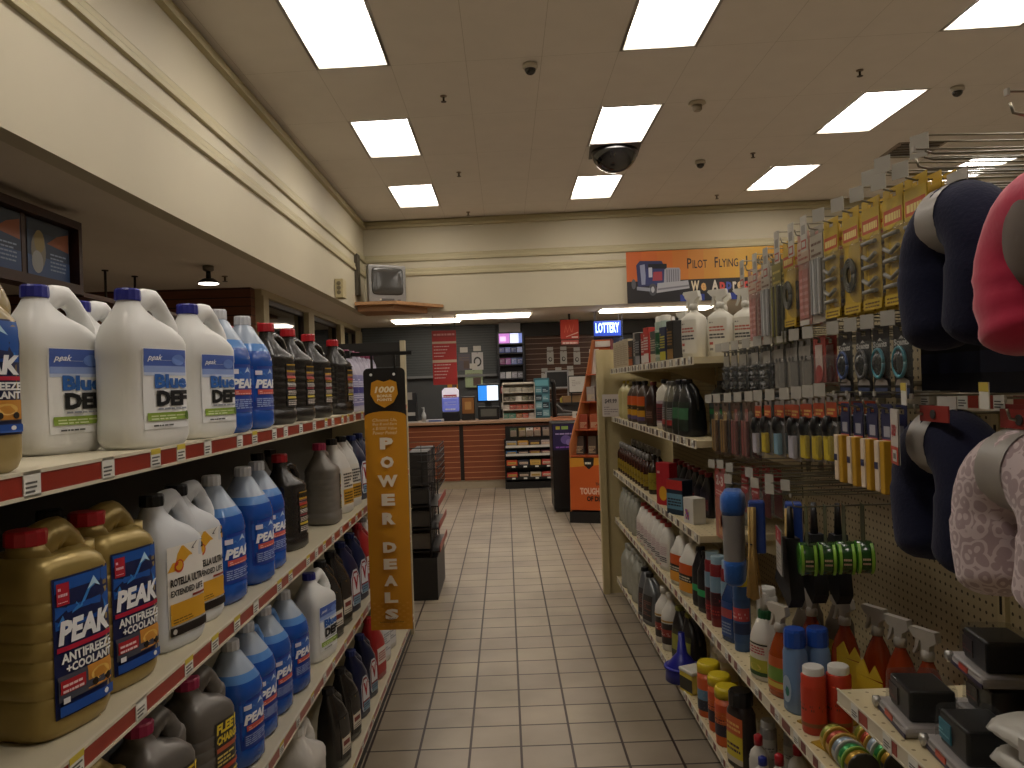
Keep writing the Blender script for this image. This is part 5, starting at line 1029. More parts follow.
place(kn, [(.79, 1.335, 1.79, P90, 'navy plush neck pillow hanging on the upper row'), (.79, 1.39, 1.40, P90, 'navy plush neck pillow on the lower row, behind the scroll-patterned one')], 'neck pillow')
n2 = dup(kn); place(n2, [(.925, 1.335, 1.79, P90, 'second navy neck pillow hanging directly behind the upper one')], 'neck pillow')
kp = neck_pillow('neck_pillow', M('c2244c', .9, var=.08, scale=40, sheen=.4, bump=.6), .085, .225, .062, .03, False)
mb = MB(); rings = [[(.05*s_*math.cos(t), -y, -.07+.07*s_*math.sin(t)) for t in [2*PI*q/24 for q in range(24)]] for s_, y in ((1.0, .0), (1.0, .045), (.7, .062), (.1, .066))]; mb.loft(rings, 0); mb.build('centre_panel', M('6a5f58', .8), kp)
place(kp, [(.77, 1.06, 1.75, P90, 'hot pink neck pillow at the right edge of the upper row')], 'neck pillow')
kb = neck_pillow('neck_pillow', M('2a201c', .9, var=.1, scale=60, sheen=.2, bump=.5))
place(kb, [(.96, 1.055, 1.73, P90, 'dark brown neck pillow hanging behind the pink one')], 'neck pillow')
ks = neck_pillow('neck_pillow', scroll_mat(), .08, .225, .060)
place(ks, [(.752, 1.12, 1.38, P90, 'mauve scroll-patterned neck pillow in the lower right row')], 'neck pillow')
for y, z in ((1.335, 1.85), (1.085, 1.855)): hook(y, z, .72, 'none')
# tags and red header cards above the lower pillows
r = proto('hang_tag', 'l', 'price tag'); a = plane_art((-.028, 0, -.10), (.056, 0, 0), (0, 0, .10)); a.rect(0, 0, 1, 1, 'c9c4bb'); a.text('$15', .15, .48, .7, .72, 'b8242c', .05); a.text('99', .72, .58, .88, .7, 'b8242c', .03); a.rect(0, 0, 1, .32, 'b83a26'); a.rect(.25, .05, .8, .26, 'cfcfc8'); a.rect(.35, .1, .7, .2, '6a6a6a'); a.build('print', r)
mb = MB(); mb.box(-.028, .0004, -.10, .028, .0016, 0); mb.build('card', M('c9c4bb', .5), r)
place(r, [(.705, 1.41, 1.435, -H90-.25, 'white and red price tag hanging above the lower navy pillow')], 'price tag')
r = proto('header_card', 'l', 'header card'); mb = MB(); mb.box(-.045, 0, -.028, .045, .002, .0); mb.build('card', M('97312b', .45), r); mb = MB(); mb.lathe([(.008, 0), (.008, .002)], n=14, T=Matrix.Translation((0, -.0005, -.015)) @ Matrix.Rotation(PI/2, 4, 'X')); mb.build('eyelet', M('3a3a3a', .4), r)
place(r, [(.735, 1.335, 1.442, -H90, 'red header card above the lower navy pillow'), (.735, 1.11, 1.442, -H90, 'red header card above the scroll-patterned pillow'), (.84, 1.26, 1.442, -H90, 'red header card deeper on the hook between the lower pillows')], 'header card')
for y in (1.37, 1.115): hook(y, 1.425, .72, 'none')
r = proto('shelf_tag', 'l', 'price tag'); mb = MB(); mb.box(-.024, 0, -.04, .024, .0015, 0); mb.box(-.024, -.0006, -.014, .024, 0, 0, 1); mb.build('card', [TAGW, TAGY], r)
place(r, [(.715, 1.395, 1.482, -H90-.3, 'yellow-topped price tag above the lower navy pillow'), (.715, 1.16, 1.482, -H90-.3, 'yellow-topped price tag above the scroll-patterned pillow')], 'price tag')
# ================================================================ COUNTER AND ALCOVE
CY = 11.55; CT = 1.0
t = thing('sales_counter', 'long wood-slat sales counter with pale top across the back of the shop', 'counter', (-.5, CY, 0))
SL = slat_mat('84452a', 'c08a62', .078, .12, 2, .35, (2, 2, 30))
for x0, x1 in ((-1.72, -.70), (-.64, -.02)):
    mb = MB(); mb.box(x0+.5, 0, .12, x1+.5, .03, .93); mb.build('slat_panel', SL, t)
mb = MB(); mb.box(-2.6+.5, .0, .12, -1.74+.5, .03, .93); mb.build('slat_panel', SL, t)
mb = MB(); mb.box(-2.6+.5, .02, 0, 1.55+.5, .6, .12); mb.build('toe_base', M('a89a82', .5, var=.1), t)
mb = MB(); mb.box(-2.6+.5, .03, .12, 1.5+.5, .6, .955); mb.build('carcass', M('201612', .5), t)
mb = MB(); mb.box(-2.6+.5, -.05, .955, .68+.5, .7, 1.0, 0, None, .008); mb.build('worktop', M('a8866a', .3, var=.08), t)
mb = MB(); mb.box(.66+.5, -.16, .90, 1.5+.5, .7, .995, 0, None, .02); mb.build('end_worktop', wood('9c5a34'), t)
mb = MB(); mb.box(.02+.5-.04, -.01, .66, .66+.5, .03, .93); mb.build('slat_panel', slat_mat('5e3220', '8a6a5a', .078, .1), t)
# candy rack in front of the counter
t = thing('candy_rack', 'black tiered candy rack standing against the front of the counter', 'rack', (.32, 11.35, 0))
mb = MB(); mb.box(-.36, 0, 0, .36, .19, .10); mb.box(-.36, 0, .1, -.34, .19, .72); mb.box(.34, 0, .1, .36, .19, .72); mb.box(-.34, .17, .1, .34, .19, .90); mb.build('frame', M('151413', .4), t)
CZ = (.16, .33, .50, .62)
for k, z in enumerate(CZ):
    mb = MB(); mb.box(-.34, -.03, z-.02, .34, .17, z); mb.box(-.34, -.035, z-.022, .34, -.03, z+.012, 1 if k > 1 else 0); s_ = mb.build('tray', [M('1a1918', .4), M('c9c6bd', .4)], t)
    if k < 2:
        for q in range(4): mb = MB(); mb.box(-.26+.17*q, -.037, z-.018, -.21+.17*q, -.035, z+.004); mb.build('price_tag', TAGW, s_)
cc = [['b03a34', '3a342c', 'c9b8a0', 'b8403a'], ['c8502c', '2a2c3a', 'b8914a', 'b03c34'], ['2f5f8f', '2a2226', '7a4a3a', '5a2a3a'], ['8a8a8c', 'b0802c', '3a2a26', '9a8a84']]
nm = {'b03a34': 'red', 'b8403a': 'bright red', 'c9b8a0': 'cream', '3a342c': 'dark', 'c8502c': 'orange', '2a2c3a': 'navy', 'b8914a': 'tan', 'b03c34': 'red', '2f5f8f': 'blue', '2a2226': 'black', '7a4a3a': 'brown', '5a2a3a': 'maroon', '8a8a8c': 'grey', 'b0802c': 'gold', '3a2a26': 'dark brown', '9a8a84': 'pale grey'}
tiers = ['bottom', 'second', 'third', 'top']; cols_ = ['far left', 'centre left', 'centre right', 'far right']
for r_i in range(4):
    for c_i in range(4):
        c = cc[r_i][c_i]; h = (.075, .085, .05, .07)[r_i]
        k = make_box('candy_box', 'l', 'candy box', .155, .14, h, M(c, .4, var=.15, scale=40), lambda a, c=c: (a.rect(.1, .3, .9, .7, 'd0b8a0' if c_i % 2 else 'c0a050'), a.lines(.15, .4, .85, .6, 2, '5a2a20')), bev=.004)
        place(k, [(.32-.255+.17*c_i, 11.4, CZ[r_i]+.0005, 0, '%s candy box on the %s tier of the counter rack, %s' % (nm[c], tiers[r_i], cols_[c_i]))], 'candy box')
for i, (x, c, l) in enumerate(((-.22, '4a5a44', 'green'), (-.09, '9a8a4a', 'olive'), (.02, 'd0ccc6', 'white'), (.13, 'c08a70', 'peach'), (.26, '8a7a74', 'grey'))):
    k = make_card('snack_bag', 'l', .1, .13, .03, M(c, .45), lambda a, c=c: (a.rect(.1, .3, .9, .75, 'c9b8a4'), a.lines(.2, .4, .8, .7, 3, '6a3a2a')), None, lambda mb, W, H, T: (mb.box(-W*.45, -T, -H*.85, W*.45, -.001, -.02, 0, None, .01), [M('8a7a6a', .4, var=.2)])[-1]); k.name = 'snack_bag'
    place(k, [(.32+x, 11.50, .86, 0, l+' snack bag hanging at the top of the candy rack')], 'snack bag')
# things on the counter
def on(o, x, y, z=CT+.0005, rz=0, lab='', cat='', grp=None): o.location = (x, y, z); o.rotation_euler = (0, 0, rz); tag(o, lab, cat, grp)
r = proto('monitor', 'l', 'x'); mb = MB(); mb.box(-.17, -.02, .26, .17, .02, .54, 0, None, .008); mb.build('bezel', M('0e0f12', .3), r)
a = plane_art((-.15, -.0205, .29), (.30, 0, 0), (0, 0, .225)); a.rect(0, 0, .45, 1, '2a7ad0', emit=1.2); a.rect(.45, 0, 1, 1, 'd6e6f6', emit=1.2); a.build('screen', r)
mb = MB(); mb.box(-.16, -.06, .0, .16, .12, .2, 0, None, .01); mb.box(-.05, 0, .2, .05, .04, .28); mb.box(-.12, -.063, .05, .12, -.06, .16, 1); mb.build('base', [M('121214', .35), M('5a5a54', .3)], r)
on(r, -.26, 11.85, lab='black point-of-sale monitor with a lit blue and white screen on the counter', cat='monitor')
r = proto('drink_dispenser', 'l', 'x'); mb = MB(); mb.box(-.13, -.12, 0, .13, .12, .14, 0, None, .01); mb.build('base', M('15151c', .35), r)
mb = MB(); mb.box(-.125, -.12, .14, .125, .11, .36, 0, None, .02); mb.build('tank', M('6f78c8', .2, emit=.35, var=.05), r)
mb = MB(); mb.prism([(-.12, .36), (.12, .36), (.12, .46), (.08, .50), (-.08, .50), (-.12, .46)], -.12, .1, 'y'); mb.build('lit_top', M('d9d0dc', .3, emit=.5, var=0), r)
a = plane_art((-.11, -.1225, .15), (.22, 0, 0), (0, 0, .3)); a.rect(.05, .68, .95, .82, 'b04a5a'); a.lines(.1, .7, .9, .8, 1, 'f0e0e0'); a.lines(.1, .3, .9, .5, 3, 'b8c0e8'); a.lines(.15, .05, .85, .15, 1, 'd8dcf0', .8); a.build('front_print', r)
on(r, -.83, 11.85, lab='small lit drink dispenser with a violet tank on the counter left of the monitor', cat='dispenser')
r = proto('lighter_rack', 'l', 'x'); mb = MB()
for k in range(5): mb.box(-.24, -.02-.02*(4-k), .13*k, .24, .16, .13*k+.012)
mb.box(-.245, -.1, 0, -.235, .16, .54); mb.box(.235, -.1, 0, .245, .16, .54); mb.box(-.24, .15, 0, .24, .16, .55); mb.build('stepped_frame', M('c4bcae', .4), r)
pal = [['2f7a6a', '2f7a6a', '9a5a2a', 'a8402a', 'b8b0aa'], ['c0b8b0', 'a83a2a', 'b04a34', 'a8402a', '9a3a2a'], ['3a342c', '4a4a3a', 'c9c4ba', '5a5a44', '3a3a30'], ['b9b4a4', '8a8676', 'b0aa9a', 'a09a8a', '8a8474']]
on(r, .20, 11.80, lab='pale stepped rack of small packs on the counter beside the monitor', cat='display rack')
for k in range(4):
    for q in range(5):
        b = make_box('tobacco_tin', 'l', 'x', .085, .05, .07, M(pal[k][q], .4, var=.1, scale=60), bands((.2, .8, 'c9bfae', 'l')))
        b.name = 'small_pack'; place(b, [(.20-.19+.095*q, 11.80-.015*(3-k)+.02, CT+.13*k+.0125, 0, 'small pack on tier %s of the stepped counter rack, %s from the left' % (['one', 'two', 'three', 'four'][k], ['first', 'second', 'third', 'fourth', 'fifth'][q]))], 'small pack')
r = proto('card_display', 'l', 'x'); mb = MB(); mb.box(-.115, 0, 0, .115, .12, .60, 0, None, .005); mb.build('stand', M('3a6a74', .3, var=.15, scale=12), r)
a = plane_art((-.11, -.001, .01), (.22, 0, 0), (0, 0, .58)); a.rect(.05, .82, .95, .97, '5f9aa4')
for k in range(4):
    for q in range(2): a.rect(.06+.47*q, .03+.2*k, .48+.47*q, .19+.2*k, ['2a4a58', '7aa0a8', '20323c', '5a8a94'][(k+q) % 4]); a.lines(.1+.47*q, .07+.2*k, .44+.47*q, .15+.2*k, 2, 'b8ccd0')
a.build('cards', r); on(r, .555, 11.80, lab='teal upright card display on the counter right of the stepped rack', cat='card display')
r = proto('sanitizer_bottle', 'l', 'x'); mb = MB(); mb.lathe([(.035, 0), (.036, .1), (.02, .14), (.012, .15), (.012, .18)], n=16); mb.build('body', M('a8aaa8', .25), r); mb = MB(); mb.lathe([(.014, .17), (.012, .21), (.005, .22)], n=12); mb.box(-.03, -.006, .205, .005, .006, .215); mb.build('pump', M('b8bab8', .4), r)
on(r, -1.24, 11.80, lab='small clear pump bottle on the left part of the counter', cat='bottle')
r = proto('leaflet_stand', 'l', 'x'); mb = MB(); mb.prism([(-.1, 0), (.1, 0), (.1, .05), (.0, .44), (-.08, .44)], -.18, .18, 'x'); mb.build('stand', M('1c1c1e', .4), r); mb = MB(); mb.box(-.17, -.09, .34, .12, -.06, .45); mb.box(-.15, -.11, .18, .05, -.08, .27, 1); mb.box(-.1, -.12, .1, .16, -.09, .15, 2); mb.build('leaflets', [M('8a8680', .4), M('9a7a2a', .4), M('b0aea8', .4)], r)
on(r, -1.52, 11.82, lab='black slanted leaflet stand at the left end of the counter', cat='leaflet stand')
r = proto('paper_stack', 'l', 'x'); mb = MB(); mb.box(-.13, -.07, 0, .13, .07, .035, 0, None, .004); mb.box(-.09, -.072, .005, .1, -.07, .03, 1); mb.build('papers', [M('b9bac0', .5), M('5a6a9a', .5)], r); on(r, -1.06, 11.66, lab='low stack of white and blue papers on the counter', cat='papers')
r = proto('paper_stack', 'l', 'x'); mb = MB(); mb.box(-.2, -.06, 0, .2, .06, .015, 0); mb.build('papers', M('b0aea6', .5), r); on(r, -1.40, 11.62, lab='loose white papers on the left end of the counter', cat='papers')
r = proto('picture_box', 'l', 'x'); mb = MB(); mb.box(-.1, -.05, 0, .1, .05, .36, 0, None, .01); mb.box(-.09, -.052, .1, .09, -.05, .34, 1); mb.box(-.05, -.0535, .16, .05, -.052, .28, 2); mb.build('box', [M('1f1b19', .4), M('8a5a2a', .4), M('b0844a', .4)], r); on(r, -.57, 11.9, lab='brown picture box between the dispenser and the monitor', cat='box')
r = proto('terminal', 'l', 'x'); mb = MB(); mb.tube([(.0, .1, .0), (0, .1, .5), (-.02, .05, .56)], .035, 10); mb.build('arm', M('17181a', .35), r); mb = MB(); mb.box(.04, -.08, .02, .34, .08, .05, 0, None, .008); mb.tube([(.03, -.02, .2), (.12, -.05, .1), (.3, -.07, .07)], .014, 8); mb.build('keypad', M('5a5854', .4), r); on(r, .74, 11.8, lab='black terminal on an arm with grey keypad at the right end of the counter', cat='terminal')
r = proto('notice_card', 'l', 'x'); mb = MB(); mb.box(-.14, -.01, 0, .14, .01, .09); mb.build('card', M('b8b5aa', .5), r); a = plane_art((-.13, -.011, .01), (.26, 0, 0), (0, 0, .07)); a.disc(.25, .5, .1, .35, '3a3a3a'); a.lines(.4, .1, .9, .9, 3, '4a4a4a'); a.build('print', r); on(r, 1.12, 11.5, lab='white notice card on the wooden end of the counter', cat='notice card')
# back wall: shutter, slatwall, hanging signs
mb = MB(); mb.box(-2.75, 15.22, 1.75, -.15, 15.29, 2.70); struct('trim_7', mb, slat_mat('3f4548', '2a2e30', .05, .2, 2, .5))
mb = MB(); mb.box(-2.75, 15.20, 1.70, -.15, 15.28, 1.75); struct('trim_8', mb, M('6a6e70', .4))
mb = MB(); mb.box(.42, 15.20, .9, 2.2, 15.29, 2.45); struct('trim_9', mb, slat_mat('50301f', 'a08878', .1, .1, 2, .4, (2, 2, 20)))
mb = MB(); mb.box(.36, 15.1, 0, .42, 15.2, 2.70); mb.box(.36, 15.12, 2.45, 3.5, 15.22, 2.70); struct('trim_10', mb, M('17130f', .5))
mb = MB(); mb.box(-.08, 15.0, 2.5, .33, 15.25, 2.715); struct('trim_11', mb, M('a29fa0', .6))
r = proto('red_sign', 'l', 'x'); mb = MB(); mb.box(-.2, 0, -.90, .2, .012, 0); mb.build('board', M('a3302e', .45, var=0), r)
a = plane_art((-.2, -.001, -.90), (.4, 0, 0), (0, 0, .90)); a.rect(0, 0, 1, .88, 'b8302f'); a.rect(0, .76, 1, .80, 'd8c0a8'); a.rect(0, .41, 1, .46, 'd8c0a8'); a.lines(.06, .91, .94, .96, 1, 'd49a94', .7)
for k in range(4): a.lines(.06, .70-.06*k, .7-.08*k, .725-.06*k, 1, 'e8c8c0', .6)
for k in range(5): a.lines(.06, .36-.06*k, .75-.06*k, .385-.06*k, 1, 'e8c8c0', .6)
a.build('print', r); mb = MB(); mb.box(-.19, .002, .0, -.18, .008, .26); mb.box(.18, .002, 0, .19, .008, .26); mb.build('hanger', M('2a2a2a', .4), r)
on(r, -.99, 13.0, 2.455, lab='tall red menu sign hanging behind the left of the counter', cat='sign')
r = proto('red_sign', 'l', 'x'); mb = MB(); mb.box(-.16, 0, -.34, .16, .012, 0); mb.box(-.15, 0, -.43, .15, .012, -.36, 1); mb.build('board', [M('a3302a', .45, var=0), M('b0544c', .45, var=0)], r)
a = plane_art((-.16, -.001, -.34), (.32, 0, 0), (0, 0, .34)); a.rect(.04, .04, .96, .96, 'b23a2a'); a.poly([(.2, .35), (.3, .75), (.4, .4), (.5, .75), (.6, .4), (.75, .8), (.66, .35), (.56, .34), (.5, .6), (.38, .3), (.3, .6), (.25, .33)], 'c8604a'); a.poly([(.3, .1), (.96, .3), (.96, .36), (.3, .14)], 'd8b0a0'); a.rect(.6, .06, .95, .13, 'e0c8c0'); a.lines(.1, -.24, .9, -.12, 1, 'e0c0b8', .7); a.build('print', r)
mb = MB(); mb.box(-.02, .003, 0, .02, .008, .10); mb.build('hanger', M('1c1a18', .4), r); on(r, 1.15, 13.5, 2.615, lab='small square red sign hanging in front of the dark slatwall', cat='sign')
r = proto('led_sign', 'l', 'x'); mb = MB(); mb.box(-.24, 0, -.27, .24, .05, 0); mb.build('case', M('14204a', .4), r); a = plane_art((-.23, -.001, -.26), (.46, 0, 0), (0, 0, .25)); a.rect(0, 0, 1, 1, '1c3a9c', emit=.9); a.text('LOTTERY', .06, .2, .94, .9, 'a8c8ff', .03, emit=2.0); a.build('lit_face', r)
mb = MB(); mb.box(-.2, .02, 0, -.19, .03, .16); mb.box(.19, .02, 0, .2, .03, .16); mb.build('hanger', M('222222', .4), r); on(r, 1.78, 13.3, 2.56, lab='glowing blue lettered sign hanging above the right of the counter', cat='lit sign')
r = proto('board', 'l', 'x'); mb = MB(); mb.box(-.3, 0, -.45, .22, .02, 0); mb.box(.02, -.002, -.3, .1, 0, -.2, 1); mb.box(-.28, .008, 0, -.27, .014, .44); mb.box(.2, .008, 0, .21, .014, .44); mb.build('panel', [M('2a3350', .5), M('c8c8c4', .5)], r); on(r, 1.85, 13.42, 2.28, lab='dark blue board below the glowing blue sign', cat='board')
r = proto('media_tower', 'l', 'x'); mb = MB(); mb.box(-.25, 0, -.0, -.22, .3, 2.5); mb.box(.22, 0, 0, .25, .3, 2.5); mb.box(-.22, .27, 0, .22, .3, 2.5)
for z in (0, 1.05, 1.35, 1.62, 1.88, 2.1, 2.27, 2.48): mb.box(-.22, .0, z, .22, .27, z+.02)
mb.build('cabinet', M('12131a', .4), r); a = plane_art((-.215, .02, 2.295), (.43, 0, 0), (0, 0, .18)); a.rect(0, 0, .46, 1, 'b070b8', emit=1.0); a.rect(.05, .2, .3, .7, 'd8b0e0', emit=1.2); a.rect(.48, 0, 1, 1, 'c8d0f8', emit=1.2); a.rect(.85, 0, 1, 1, '6a7ab8', emit=1.0); a.build('lit_screens', r)
on(r, .13, 14.5, 0, lab='tall black cabinet with lit screens on top behind the counter', cat='cabinet')
R = random.Random(5)
for z, cs in ((2.12, ('3a4a8a', '5a6aa8', '2a3a6a', '8a9ad0')), (1.90, ('6a2a5a', '8a4a8a', '5a6a9a', '3a4a7a')), (1.64, ('8a8a90', 'a8a8a8', '7a7a80', '55565a')), (1.37, ('b03a3a', 'c05a54', 'b8a8a4', 'c8b8b4')), (1.07, ('9a9484', 'a8a08c', '8a8474', '7a7466'))):
    for q, c in enumerate(cs):
        b = make_box('cabinet_box', 'l', 'x', .095, .1, .12 if z < 2.1 else .10, M(c, .4, var=.2, scale=30), bands((.2, .8, 'b0b0c0', 'l'))); place(b, [(.13-.165+.11*q, 14.6, z+.0005, 0, 'small box in the lit cabinet, %s shelf, %s' % ({2.12: 'highest', 1.90: 'second highest', 1.64: 'middle', 1.37: 'lower', 1.07: 'lowest'}[z], cols_[q]))], 'box')
# carded earphones and yellow packs on the rear wall
WC = M('b3b0aa', .5)
k = make_card('earphone_card', 'l', .13, .25, .02, WC, lambda a: (a.rect(0, 0, 1, 1, 'b8b5b0'), a.disc(.5, .42, .28, .2, '2c2a2c'), a.disc(.52, .44, .17, .12, 'b8b5b0')), None)
L = [(.90, 2.13), (1.16, 2.13), (1.42, 2.11), (.78, 1.72), (1.05, 1.73), (1.28, 1.75)]
place(k, [(x, 15.197, z, 0, 'white earphone card on the dark slatwall, %s row, %s' % ('upper' if i < 3 else 'lower', ['left', 'middle', 'right'][i % 3])) for i, (x, z) in enumerate(L)], 'earphone card', 'earphone cards on the slatwall')
for i, (x, z) in enumerate(L): b = make_box('price_flag', 'l', 'x', .12, .004, .07, WC); place(b, [(x, 15.192, z+.03, 0, 'white price flag above the %s earphone card, %s row' % (['left', 'middle', 'right'][i % 3], 'upper' if i < 3 else 'lower'))], 'price flag')
for nm_, c, x, z, w_, h_ in (('upper yellow', 'c0902c', -1.03, 2.12, .2, .34), ('lower yellow', 'b8862a', -1.02, 1.80, .2, .34), ('dark grey', '4a4650', -.78, 2.14, .24, .32), ('white ringed', 'b0aeb0', -.52, 2.16, .22, .34), ('pale green and red', '8a9a7a', -.60, 1.82, .34, .34)):
    k = make_card('accessory_card', 'l', w_, h_, .03, M(c, .45, var=.1), (lambda a: (a.disc(.5, .5, .35, .3, '1c1c20'), a.disc(.5, .5, .22, .2, 'b0aeb0'))) if 'ring' in nm_ else (lambda a: (a.rect(.45, .1, .9, .6, '4a3a34'), a.lines(.1, .65, .9, .9, 3, '6a5a4a'))), None)
    place(k, [(x, 15.216, z, 0, nm_+' accessory pack on the rear wall above the monitor')], 'accessory pack')
    b = make_box('price_flag', 'l', 'x', .15, .004, .1, WC); place(b, [(x, 15.212, z+.04, 0, 'white price flag above the '+nm_+' accessory pack')], 'price flag')
r = proto('white_board', 'l', 'x'); mb = MB(); mb.box(-.19, 0, 0, .19, .03, .32, 0, None, .02); mb.box(-.175, -.002, .02, .175, 0, .3, 1); mb.box(-.15, .005, -.17, -.13, .025, 0); mb.box(.13, .005, -.17, .15, .025, 0); mb.build('panel', [M('151515', .4), M('c0bdb8', .5)], r); a = plane_art((-.16, -.003, .03), (.32, 0, 0), (0, 0, .25)); a.lines(.1, .4, .6, .9, 4, '8a8680', .3); a.build('print', r); on(r, 1.35, 14.24, 1.33, lab='white paper panel with black frame on the rear ledge', cat='panel')
r = proto('framed_panel', 'l', 'x'); mb = MB()
for b in ((-.22, 0, 0, -.19, .03, .60), (.19, 0, 0, .22, .03, .60), (-.19, 0, .26, .19, .03, .29), (-.19, 0, .57, .19, .03, .60)): mb.box(*b)
mb.build('frame', M('9a9a9c', .3), r); mb = MB(); mb.box(-.19, .01, .29, .19, .02, .57); mb.build('panel', M('26282a', .3), r); on(r, .98, 14.6, 1.161, lab='silver framed dark panel leaning on the rear ledge', cat='framed panel')
r = proto('carton', 'l', 'x'); mb = MB(); mb.box(-.22, -.1, 0, .22, .12, .12, 0, None, .004); mb.box(-.26, -.09, .0, -.225, .0, .09, 1); mb.build('carton', [M('8a6a44', .6), M('a8983a', .5)], r); on(r, 1.27, 14.42, 1.16, lab='flat brown carton on the rear ledge below the white panel', cat='carton')
t = thing('rear_ledge', 'dark ledge along the rear wall behind the counter', 'ledge', (1.2, 14.2, 0)); mb = MB(); mb.box(-.62, 0, 1.12, 1.2, .95, 1.16); mb.build('top', M('1c1917', .4), t); mb = MB(); mb.box(-.6, .05, 0, 1.2, .95, 1.12); mb.build('carcass', M('241d18', .5), t)
# ---- black cabinet and orange display on the right
t = thing('display_cabinet', 'black floor cabinet with a purple poster beside the candy rack', 'cabinet', (.95, 9.12, 0)); mb = MB(); mb.box(-.42, 0, .03, .45, .55, 1.05, 0, None, .01); mb.box(-.40, .02, 0, .43, .5, .03); mb.build('body', M('100f11', .35), t)
a = plane_art((-.41, -.001, .73), (.30, 0, 0), (0, 0, .30)); a.rect(0, 0, 1, 1, '28204f'); a.disc(.5, .4, .2, .18, '6a5a9a'); a.disc(.62, .3, .12, .12, '8a7ab8'); a.rect(.12, .8, .28, .93, 'a8a03a'); a.rect(.34, .8, .6, .93, '8ab05a'); a.lines(.1, .6, .9, .72, 1, 'a89ac8'); a.lines(.1, .08, .9, .2, 1, '8a5ab0'); a.build('poster', t)
t = thing('cardboard_display', 'tall orange cardboard display stand with curved side beside the right rack', 'display stand', (.87, 8.35, 0), -.35)
OC = M('b8561f', .5, var=.05); OCI = M('a24a22', .5)
prof = [(0, .12), (0, .85), (.06, 1.02), (.16, 1.22), (.26, 1.5), (.30, 1.98), (.42, 1.98), (.42, .12)]
mb = MB(); SX = lambda z: -.22+max(0, z-.8)*.19; k_ = len(prof); mb.add([(SX(q)+d_, p, q) for d_ in (0, .012) for p, q in prof], [tuple(range(k_)), tuple(range(k_, 2*k_))]+[(i, (i+1) % k_, (i+1) % k_+k_, i+k_) for i in range(k_)]); mb.build('side_panel', M('b0693a', .5), t); mb = MB(); mb.prism(prof, .21, .22, 'x'); mb.build('side_panel', M('6e2228', .5), t)
mb = MB(); mb.prism([(-.21, .12), (.21, .12), (.21, 1.98), (SX(1.98)+.01, 1.98), (-.21, .8)], .40, .42, 'y'); mb.build('back_panel', OC, t)
mb = MB(); mb.box(-.21, .0, .14, .21, .012, .70); mb.build('front_panel', OC, t)
a = plane_art((-.21, -.001, .14), (.42, 0, 0), (0, 0, .56)); a.rect(0, 0, 1, 1, 'bb5520'); a.poly([(0, .82), (1, .88), (1, 1), (0, 1)], 'c88a2a'); a.poly([(.36, 1), (.38, .86), (.5, .78), (.62, .86), (.64, 1)], '1c1816'); a.lines(.4, .88, .6, .93, 1, 'd8d0c0', .8)
a.text('THE', .66, .47, .80, .53, '2a1a14', .03); a.text('TOUGHEST', .25, .30, .98, .43, 'd8b09a', .05); a.text('OF DIRT', .42, .17, .92, .27, '2a1610', .05); a.build('front_print', t)
for z in (.72, 1.0, 1.3, 1.6): mb = MB(); mb.box(SX(z)+.012, (.02 if z < .9 else .08 if z < 1.2 else .2), z-.012, .21, .40, z); mb.build('tray', OCI, t)
mb = MB(); mb.box(-.23, -.0, 0, .23, .43, .12); mb.build('base', M('15110f', .5), t)
mb = MB(); mb.box(.02, .38, 1.90, .20, .39, 1.965); mb.box(-.05, .385, 1.45, .06, .39, 1.88); mb.build('white_sheet', M('c9c4ba', .5), t)
for q, (x, z, c, l) in enumerate(((-.14, .72, '4a3f36', 'brown'), (.0, .72, '55493c', 'tan'), (.13, .72, '1c1816', 'black'), (-.09, 1.0, '8a3a22', 'rust'), (.03, 1.0, 'a05030', 'orange'), (.14, 1.0, 'c8b8b0', 'white'), (-.02, 1.3, '9a9088', 'grey'), (.11, 1.3, 'b8b0a8', 'pale'))):
    b = make_box('glove_pack', 'l', 'x', .09, .1, .2 if z < .9 else .16, M(c, .5), bands((.1, .5, 'c0b090', 'l'))); v = Matrix.Rotation(-.35, 4, 'Z') @ Vector((x, .22 if z < 1.1 else .31, 0)); place(b, [(.87+v.x, 8.35+v.y, z+.0005, -.35, l+' pack in the orange cardboard display, %s tray' % ('lower' if z < .9 else 'middle' if z < 1.2 else 'upper'))], 'pack')
# ---- wire basket rack at the far end of the left rack
t = thing('wire_rack', 'black tiered wire basket rack of cartons past the end of the left rack', 'wire rack', (-.66, 5.85, 0), .0)
BK = M('1c1817', .4, metal=.3); 
mb = MB(); mb.box(-.13, -.32, 0, .14, .32, .30, 0, None, .005); mb.build('base_box', M('1e1c1b', .5), t)
for x, y in ((-.13, -.32), (-.13, .32), (.10, -.32), (.10, .32)): mb = MB(); mb.tube([(x, y, .3), (x-.0, y, 1.05 if x < 0 else .78)], .006, 6); mb.build('post', BK, t)
for z in (.34, .50, .66): 
    mb = MB(); mb.box(-.13, -.32, z, .16, .32, z+.008, 0); mb.box(.16, -.32, z-.0, .165, .32, z+.045, 1); s_ = mb.build('shelf', [BK, M('8a2f26', .4)], t)
mb = MB()
for i in range(7): z = .78+.05*i; mb.tube([(-.13, -.32, z), (.16, -.32, z-.0), (.16, .32, z), (-.13, .32, z)], .0035, 5)
for i in range(9): y = -.32+.08*i; mb.tube([(-.13, y, .78), (.16, y, .78), (.16, y, 1.08 if i % 2 else 1.05)], .003, 5)
for i in range(4): x = -.13+.09*i; mb.tube([(x, -.32, .78), (x, -.32, 1.10)], .003, 5)
mb.build('basket', BK, t)
R = random.Random(11)
